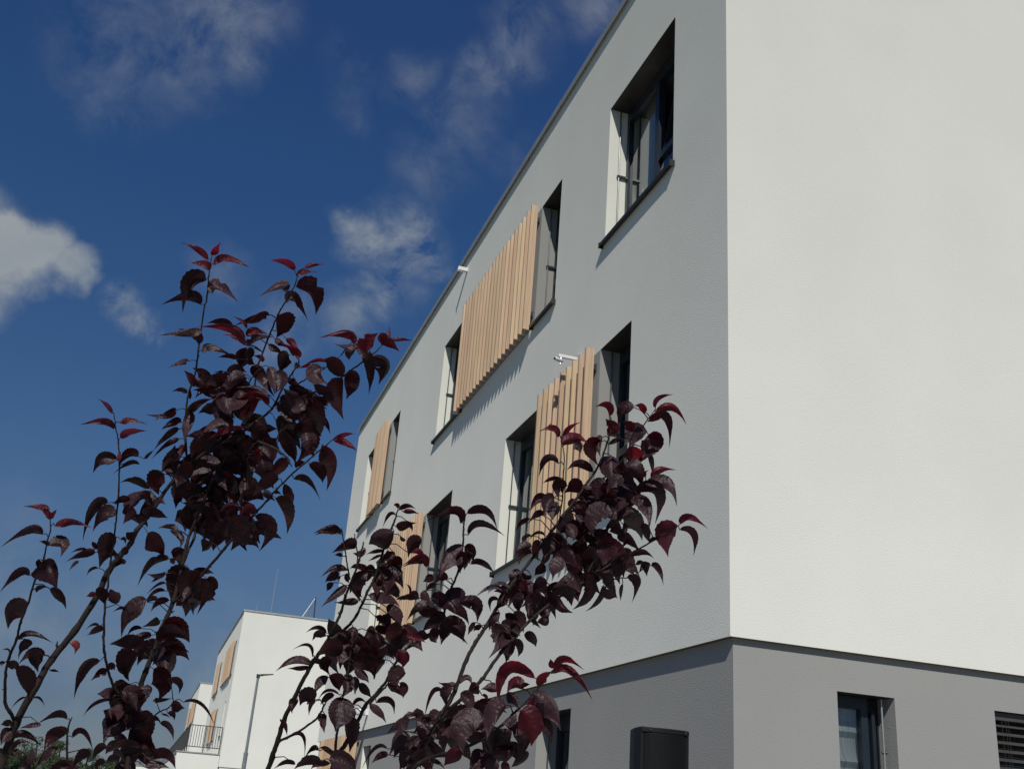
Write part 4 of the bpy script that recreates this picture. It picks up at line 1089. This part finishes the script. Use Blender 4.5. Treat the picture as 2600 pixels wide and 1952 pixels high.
# entries: (x, y, distance, half width)
LIMBS = {
 'A': [(600, 2780, 2.0, 19), (300, 2600, 2.0, 17), (60, 2380, 2.02, 15.5), (-40, 2150, 2.04, 14.5), (-28, 2020, 2.05, 13.5), (4, 1939, 2.06, 13), (40, 1837, 2.07, 12.5), (89, 1744, 2.08, 12), (131, 1674, 2.1, 11), (191, 1600, 2.12, 10.5), (248, 1509, 2.13, 10), (276, 1450, 2.14, 9.5), (305, 1410, 2.14, 9), (331, 1380, 2.15, 8.5), (347, 1346, 2.15, 8), (375, 1313, 2.16, 6), (440, 1222, 2.17, 6), (520, 1150, 2.16, 5.5), (600, 1105, 2.16, 5), (640, 1078, 2.15, 4.5), (690, 1038, 2.15, 4), (715, 990, 2.15, 3.4), (742, 947, 2.15, 3), (759, 920, 2.15, 2.2), (752, 905, 2.15, 1.6)],
 'A_low': [(38, 1829, 2.07, 6), (24, 1805, 2.05, 6), (13, 1780, 2.04, 5.4), (14, 1715, 2.02, 5), (23, 1670, 2.0, 4.6), (42, 1621, 1.99, 4.4), (52, 1580, 1.98, 4.1), (72, 1530, 1.97, 3.7), (88, 1473, 1.96, 3.4), (110, 1423, 1.96, 3), (120, 1374, 1.95, 2.6), (128, 1347, 1.95, 2.3), (127, 1318, 1.95, 1.6)],
 'D': [(600, 2780, 2.0, 16), (470, 2500, 2.02, 14), (370, 2200, 2.05, 12), (330, 2020, 2.08, 11), (325, 1940, 2.1, 10), (340, 1830, 2.12, 9.5), (356, 1748, 2.13, 9), (369, 1706, 2.13, 8.6), (386, 1664, 2.14, 8.2), (399, 1627, 2.15, 8), (411, 1595, 2.16, 7.6), (438, 1532, 2.17, 7), (460, 1450, 2.18, 6), (474, 1384, 2.19, 5.6), (484, 1350, 2.2, 5), (510, 1290, 2.2, 4.6), (540, 1220, 2.2, 4.2), (580, 1150, 2.2, 4), (612, 1085, 2.2, 3.6), (640, 1010, 2.2, 3.2), (655, 930, 2.2, 3), (680, 860, 2.2, 2.8), (706, 800, 2.2, 2.6), (725, 766, 2.2, 2.3), (744, 734, 2.2, 2), (753, 712, 2.2, 1.6), (753, 700, 2.2, 1)],
 'C': [(352, 1800, 2.12, 5), (320, 1782, 2.1, 5), (288, 1738, 2.08, 4.6), (273, 1695, 2.06, 4.3), (265, 1653, 2.05, 4.2), (263, 1611, 2.05, 4), (267, 1532, 2.05, 3.6), (273, 1490, 2.06, 3.4), (280, 1430, 2.06, 3.2), (289, 1364, 2.06, 3), (297, 1300, 2.06, 2.9), (301, 1244, 2.06, 2.8), (303, 1181, 2.06, 2.6), (301, 1126, 2.06, 2.3), (294, 1085, 2.06, 2), (290, 1056, 2.06, 1.3)],
 'G': [(460, 1450, 2.18, 5), (476, 1400, 2.22, 4.8), (492, 1366, 2.25, 4.4), (500, 1310, 2.26, 4.2), (496, 1250, 2.26, 4), (480, 1190, 2.26, 3.8), (472, 1130, 2.26, 3.7), (472, 1049, 2.26, 3.4), (478, 1003, 2.26, 3.2), (497, 940, 2.26, 3), (506, 868, 2.26, 2.8), (517, 790, 2.26, 2.6), (526, 753, 2.26, 2.4), (530, 701, 2.26, 2.1), (534, 679, 2.26, 1.8), (538, 649, 2.26, 1.2)],
 'E': [(438, 1532, 2.17, 5), (510, 1462, 2.12, 5), (570, 1392, 2.1, 4.8), (610, 1345, 2.08, 4.4), (645, 1306, 2.06, 4), (681, 1268, 2.05, 3.7), (703, 1241, 2.04, 3.3), (746, 1199, 2.03, 3), (768, 1181, 2.02, 2.7), (812, 1143, 2.01, 2.4), (833, 1126, 2.0, 2), (848, 1113, 2, 1.3)],
 'E2': [(655, 1120, 2.13, 4), (693, 1136, 2.1, 4.4), (728, 1161, 2.08, 3.4), (740, 1185, 2.07, 2)],
 'F': [(690, 1038, 2.15, 3), (740, 990, 2.14, 2.8), (767, 968, 2.13, 2.6), (795, 954, 2.12, 2.3), (822, 936, 2.11, 2), (847, 918, 2.1, 1.6), (866, 902, 2.1, 1)],
 'F2': [(700, 1028, 2.15, 3.2), (790, 1000, 2.08, 3.2), (840, 975, 2.05, 3), (875, 952, 2.04, 3), (919, 920, 2.02, 2.7), (944, 901, 2.0, 2.3), (958, 890, 2.0, 2), (970, 876, 2, 1.3)],
 'D2': [(633, 1010, 2.2, 2.6), (620, 985, 2.18, 2.4), (633, 970, 2.16, 2.2), (650, 947, 2.15, 2), (668, 930, 2.15, 1.4)],
 'B3': [(371, 1830, 2.1, 3.4), (385, 1822, 2.08, 3), (402, 1808, 2.06, 2.6), (427, 1796, 2.04, 2.2), (440, 1780, 2.03, 1.5)],
 'B2': [(160, 2150, 1.95, 6), (165, 2010, 1.95, 5), (170, 1930, 1.95, 4.2), (170, 1880, 1.95, 3.6), (173, 1850, 1.95, 3), (178, 1830, 1.95, 2.4), (183, 1820, 1.95, 1.5)],
 'H': [(600, 2780, 2.0, 15), (620, 2500, 1.98, 12.5), (640, 2200, 1.94, 11), (662, 2020, 1.9, 10), (690, 1922, 1.88, 9), (705, 1880, 1.87, 8.6), (720, 1830, 1.86, 8), (749, 1768, 1.85, 7.6), (784, 1699, 1.84, 7), (799, 1674, 1.84, 7), (829, 1629, 1.83, 6.4), (849, 1590, 1.82, 5.6), (866, 1552, 1.82, 5), (877, 1515, 1.81, 4.6), (887, 1488, 1.81, 4.2), (906, 1439, 1.8, 3.8), (917, 1402, 1.8, 3.2), (923, 1375, 1.8, 2.2)],
 'H2': [(906, 1439, 1.8, 2.6), (908, 1405, 1.8, 2.3), (902, 1375, 1.8, 2), (900, 1355, 1.8, 1.6)],
 'H3': [(888, 1470, 1.8, 3), (884, 1445, 1.79, 2.6), (876, 1400, 1.78, 2.4), (873, 1380, 1.78, 2.2), (868, 1340, 1.78, 1.8)],
 'I': [(829, 1629, 1.83, 5.4), (854, 1614, 1.84, 5), (880, 1592, 1.85, 4.8), (905, 1562, 1.85, 4.6), (933, 1502, 1.86, 4.4), (950, 1470, 1.86, 4.4), (966, 1421, 1.86, 4.2), (977, 1384, 1.86, 4), (988, 1357, 1.86, 3.6), (1002, 1321, 1.86, 3), (1011, 1294, 1.86, 2)],
 'J': [(703, 1884, 1.87, 4.6), (728, 1872, 1.85, 4.4), (752, 1860, 1.83, 4), (797, 1830, 1.8, 3.6), (812, 1812, 1.79, 3.4), (821, 1795, 1.78, 3), (835, 1770, 1.78, 2)],
 'K': [(600, 2780, 2, 10), (780, 2300, 1.85, 7), (845, 2050, 1.76, 5.5), (849, 1952, 1.74, 5), (852, 1890, 1.73, 4.6), (857, 1850, 1.73, 4.2), (868, 1780, 1.74, 3.6), (885, 1700, 1.75, 3), (893, 1640, 1.76, 2.6), (905, 1600, 1.76, 2)],
 'L': [(640, 2640, 1.98, 13), (760, 2250, 1.88, 10), (825, 2020, 1.8, 8.5), (850, 1930, 1.78, 7.8), (876, 1890, 1.77, 7.4), (901, 1847, 1.76, 7), (926, 1793, 1.75, 6.6), (945, 1772, 1.74, 6), (963, 1751, 1.74, 5.4), (985, 1722, 1.73, 4.8), (1010, 1672, 1.72, 4.5), (1040, 1640, 1.72, 4.3), (1110, 1592, 1.72, 4.4), (1132, 1540, 1.72, 4.2), (1147, 1491, 1.72, 4), (1162, 1453, 1.72, 3.8), (1174, 1395, 1.72, 3.5), (1177, 1343, 1.72, 3.2), (1180, 1314, 1.72, 2.4)],
 'L2': [(940, 1785, 1.74, 4), (962, 1760, 1.72, 3.4), (985, 1735, 1.7, 3), (1000, 1690, 1.7, 2.4)],
 'M': [(640, 2640, 1.98, 14), (830, 2300, 1.84, 12), (980, 2050, 1.72, 10.5), (1050, 1930, 1.68, 9.5), (1104, 1849, 1.66, 8.6), (1119, 1819, 1.66, 8.2), (1154, 1754, 1.67, 7.2), (1184, 1675, 1.68, 6.8), (1208, 1630, 1.69, 6.6), (1234, 1590, 1.7, 6.4), (1270, 1530, 1.72, 6), (1302, 1480, 1.73, 5.6), (1345, 1425, 1.75, 5.2), (1400, 1350, 1.77, 4.8), (1458, 1272, 1.79, 4.5), (1494, 1222, 1.8, 4), (1523, 1175, 1.81, 3.4), (1540, 1130, 1.81, 2.8), (1549, 1096, 1.81, 2.2), (1552, 1066, 1.81, 1.4)],
 'N': [(1105, 1850, 1.66, 7), (1139, 1804, 1.65, 6.8), (1184, 1762, 1.64, 6.4), (1224, 1724, 1.64, 6.2), (1246, 1692, 1.65, 5.8), (1272, 1655, 1.66, 5.6), (1293, 1632, 1.67, 5.4), (1340, 1580, 1.7, 5), (1400, 1530, 1.72, 4.6), (1480, 1478, 1.75, 4.1), (1567, 1421, 1.78, 3.4), (1610, 1400, 1.79, 3), (1650, 1377, 1.8, 2.7), (1680, 1358, 1.8, 2.2), (1711, 1341, 1.8, 1.8), (1727, 1330, 1.8, 1.2)],
 'O': [(1480, 1478, 1.75, 3.6), (1520, 1400, 1.76, 3.5), (1550, 1330, 1.77, 3.3), (1581, 1291, 1.78, 3), (1617, 1247, 1.78, 2.4), (1640, 1226, 1.78, 1.5)],
 'P': [(1480, 1240, 1.8, 3), (1530, 1215, 1.8, 2.8), (1575, 1175, 1.79, 2.6), (1605, 1120, 1.79, 2.4), (1625, 1092, 1.79, 2.2), (1650, 1058, 1.79, 1.8), (1664, 1040, 1.79, 1.1)],
 'Q': [(1420, 1325, 1.77, 2.6), (1428, 1260, 1.76, 2.4), (1431, 1197, 1.75, 2.2), (1433, 1153, 1.75, 1.9), (1426, 1125, 1.75, 1.6), (1424, 1112, 1.75, 1)],
 'S': [(830, 2300, 1.84, 10), (1000, 2040, 1.62, 7.5), (1050, 1952, 1.56, 6.4), (1075, 1931, 1.55, 6.2), (1124, 1913, 1.53, 5.8), (1162, 1906, 1.52, 5.6), (1230, 1872, 1.5, 5.2), (1276, 1839, 1.49, 4.8), (1303, 1811, 1.48, 4.4), (1333, 1784, 1.48, 3.6), (1367, 1744, 1.48, 2.8), (1395, 1710, 1.48, 2.2), (1408, 1695, 1.48, 1.4)],
 'R1': [(1530, 1500, 1.75, 2.5), (1560, 1470, 1.74, 2.2), (1600, 1465, 1.73, 1.8), (1625, 1450, 1.73, 1.2)],
}
plum = empty('purple_plum_tree', (0, 0, 0), 'young plum tree with dark purple leaves, close in front of the white building', 'tree')
fork = at(600, 2780, 2.0); plum.location = (fork.x, fork.y, 0); OFF = (fork.x, fork.y, 0)
m = MB(); px_m = 2.0/F
m.tube([(fork.x+.03, fork.y+.02, -.05), (fork.x+.02, fork.y+.01, .05), (fork.x, fork.y, .35), (fork.x-.01, fork.y, .7), (fork.x, fork.y, fork.z-.02), (fork.x, fork.y, fork.z+.02)], [.045, .034, .03, .028, .024, .012], 12)
m.build('trunk', BARK, plum, True, OFF)
samples = []
for k, pts in LIMBS.items():
    sp = smooth_path(pts, 6); P = []; Rr = []
    rb = random.Random(k)
    for i, (x, y, d, r) in enumerate(sp):
        j = .9 if r < 9 else 1.4
        P.append(at(x+rb.uniform(-j, j), y+rb.uniform(-j, j), d)); Rr.append(max(.0007, r*.75*d/F*(1+.16*(i % 6 == 0)+rb.uniform(-.05, .05))))
        if y < 2000: samples.append((x, y, d, r))
    m = MB(); m.tube(P, Rr, 8)
    for i in range(8, len(P)-3, 7):      # bud scars and short spurs
        if Rr[i] > .0015 and rb.random() < .6:
            a = (P[i+1]-P[i]).normalized(); o = a.orthogonal().normalized(); o.rotate(Matrix.Rotation(rb.uniform(0, 6.28), 3, a))
            m.tube([P[i], P[i]+o*Rr[i]*1.5+a*Rr[i]*.6, P[i]+o*Rr[i]*2.2+a*Rr[i]*1.6], [Rr[i]*.55, Rr[i]*.4, Rr[i]*.12], 5)
    m.build('branch', BARK, plum, True, OFF)
lv, lf, tint, glow, uvs = [], [], [], [], []
TW = MB()
rl_ = random.Random(3)
PAL = {0: ((.019, .0058, .0080), (.019, .0012, .0026)), 1: ((.033, .0155, .0180), (.014, .002, .003)), 2: ((.052, .006, .011), (.085, .004, .010)), 3: ((.30, .07, .075), (.25, .03, .03))}  # underside shade and sunlit sheen baked into the first two tints; others own colour
def add_leaf(bx, by, mx, my, tx, ty, w, c, depth=None, petiole=True):
    w *= 1.09; tx += (tx-mx)*.05; ty += (ty-my)*.05
    near = min(samples, key=lambda s: (s[0]-bx)**2+(s[1]-by)**2); dist = math.hypot(near[0]-bx, near[1]-by)
    d0 = depth if depth else near[2]-(near[3]+2)*near[2]/F + rl_.uniform(-.035, .02)
    k = d0/F
    if petiole and depth is None and 3 < dist < 75:
        a = at(near[0], near[1], near[2]); b = at(bx, by, d0); mid = (a+b)/2 + Vector((0, 0, .15))*(a-b).length
        TW.tube([a, mid, b], [.0011, .0008, .0008], 5)
    L_ = math.hypot(mx-bx, my-by)+math.hypot(tx-mx, ty-my)
    if c == 0: gu, gx = rl_.uniform(-1.3, -.4), rl_.uniform(-.6, .5)
    elif c == 1: gu, gx = rl_.uniform(.25, 1.0), rl_.uniform(-.5, .5)
    elif c == 2: gu, gx = rl_.uniform(-.9, .3), rl_.uniform(-.5, .5)
    else: gu, gx = 0, .2
    fold = rl_.uniform(-1.0, 1.0); curl = rl_.uniform(-.25, .25); skew = rl_.uniform(-.12, .12); wave = rl_.uniform(.02, .07); wp = rl_.uniform(0, 6.28)
    NS, NU = 22, 6
    gu1 = gu if rl_.random() < .5 else gu + rl_.choice((-1, 1))*rl_.uniform(.6, 1.5)      # half the blades twist along their length
    sideA, sideB = 1.0, 1.0
    q = rl_.random()
    if q < .45: sideA = rl_.uniform(.25, .8)
    elif q < .8: sideB = rl_.uniform(.25, .8)
    grow = min(1.3, 2/(sideA+sideB)); sideA *= grow; sideB *= grow
    ph1, ph2, am = rl_.uniform(0, 6.28), rl_.uniform(0, 6.28), rl_.uniform(.03, .11)
    bite = rl_.randrange(6, NS-4) if rl_.random() < .17 and w > 20 else -9; bs = rl_.choice((-1, 1)); bd = rl_.uniform(.35, .75)
    acu = rl_.uniform(.62, .80)
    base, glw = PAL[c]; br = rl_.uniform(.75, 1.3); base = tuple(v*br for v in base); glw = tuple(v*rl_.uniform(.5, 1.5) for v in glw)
    i0 = len(lv); nz_ = [rl_.uniform(-.05, .05) for _ in range(NS+1)]
    mx2, my2 = 2*mx-(bx+tx)/2, 2*my-(by+ty)/2
    pk = rl_.uniform(.78, 1.0)
    for i in range(NS+1):
        s = i/NS; x = (1-s)**2*bx+2*s*(1-s)*mx2+s*s*tx; y = (1-s)**2*by+2*s*(1-s)*my2+s*s*ty
        dx = 2*(1-s)*(mx2-bx)+2*s*(tx-mx2); dy = 2*(1-s)*(my2-by)+2*s*(ty-my2); l = math.hypot(dx, dy) or 1; nx, ny = -dy/l, dx/l
        prof = (math.sin(math.pi*s**(.80*pk))**.72)*(1-.32*s**3) if 0 < s < 1 else 0
        if s > acu: prof *= 1-.55*((s-acu)/(1-acu))**.7
        for j in range(NU+1):
            u = -1+2*j/NU; e = prof*w*.5
            ser = 1 + am*math.sin(7*s+(ph1 if u > 0 else ph2)) + .5*nz_[i]
            if abs(u) == 1: ser *= .955 if i % 2 else 1.02
            if abs(i-bite) <= 1 and u*bs > 0: ser *= bd if i == bite else .5+bd*.5
            ser *= sideA if u < 0 else sideB
            off = e*u*ser*(1+skew*(1 if u > 0 else -1))
            X, Y = x+nx*off, y+ny*off
            g_ = gu+(gu1-gu)*s*s*(3-2*s); ddep = g_*(-(Y-by)) + gx*(X-bx) + fold*abs(u)*e + curl*L_*(s-.4)**2*1.6 + wave*L_*math.sin(9*s+wp+u*2)*abs(u)
            lv.append(at(X, Y, d0+ddep*k*.85) - Vector(OFF)); uvs.append((u*w/L_*.9, s))
    for i in range(NS):
        for j in range(NU):
            a = i0+i*(NU+1)+j; lf.append((a, a+1, a+NU+2, a+NU+1)); tint.append(base); glow.append(glw)
for tname, rows in LEAVES.items():
    ox, oy, s = TILE[tname]; v = [float(q) for q in rows.replace('\n', ' ').replace(',', ' ').split()]
    for i in range(0, len(v), 8):
        bx, by, mx_, my_, tx, ty, w, c = v[i:i+8]
        add_leaf(ox+bx/s, oy+by/s, ox+mx_/s, oy+my_/s, ox+tx/s, oy+ty/s, w/s, int(c))
# small inner leaves filling the dense clumps along the limbs, as (x, y, radius, count)
for (cx, cy, rad, n) in FILL:
    for _ in range(int(n*1.9)):
        a = rl_.uniform(0, 6.28); q = rad*math.sqrt(rl_.random()); bx, by = cx+q*math.cos(a), cy+q*math.sin(a)
        near = min(samples, key=lambda s: (s[0]-bx)**2+(s[1]-by)**2)
        bx, by = bx*.8+near[0]*.2, by*.8+near[1]*.2
        a = rl_.gauss(1.4, 1.0); L_ = rl_.uniform(42, 84); tx, ty = bx+L_*math.cos(a), by+L_*math.sin(a); b_ = rl_.uniform(-.22, .22)
        add_leaf(bx, by, (bx+tx)/2+b_*(ty-by), (by+ty)/2-abs(b_)*abs(tx-bx), tx, ty, L_*rl_.uniform(.35, .62), rl_.choice((0, 0, 0, 0, 0, 1)), depth=near[2]+rl_.uniform(-.02, .12))
nl = len(lf); nv = len(lv); lv += [Vector(p)-Vector(OFF) for p in TW.v]; lf += [tuple(i+nv for i in f) for f in TW.f]
uvs += [(0, 0)]*len(TW.v); tint += [(.03, .012, .012)]*len(TW.f); glow += [(0, 0, 0)]*len(TW.f)
me = bpy.data.meshes.new('leaf_crown'); me.from_pydata(lv, [], lf); me.materials.append(LEAF)
ca = me.color_attributes.new('tint', 'FLOAT_COLOR', 'CORNER'); cg = me.color_attributes.new('glow', 'FLOAT_COLOR', 'CORNER'); uvl = me.uv_layers.new(name='leaf')
A_, G_, UV_ = [], [], []
for f, t_, g_ in zip(lf, tint, glow):
    for vi in f: A_ += [*t_, 1]; G_ += [*g_, 1]; UV_ += list(uvs[vi])
ca.data.foreach_set('color', A_); cg.data.foreach_set('color', G_); uvl.data.foreach_set('uv', UV_)
me.polygons.foreach_set('use_smooth', [True]*len(me.polygons)); me.update()
cr_ = bpy.data.objects.new('crown', me); COL.objects.link(cr_); cr_.parent = plum
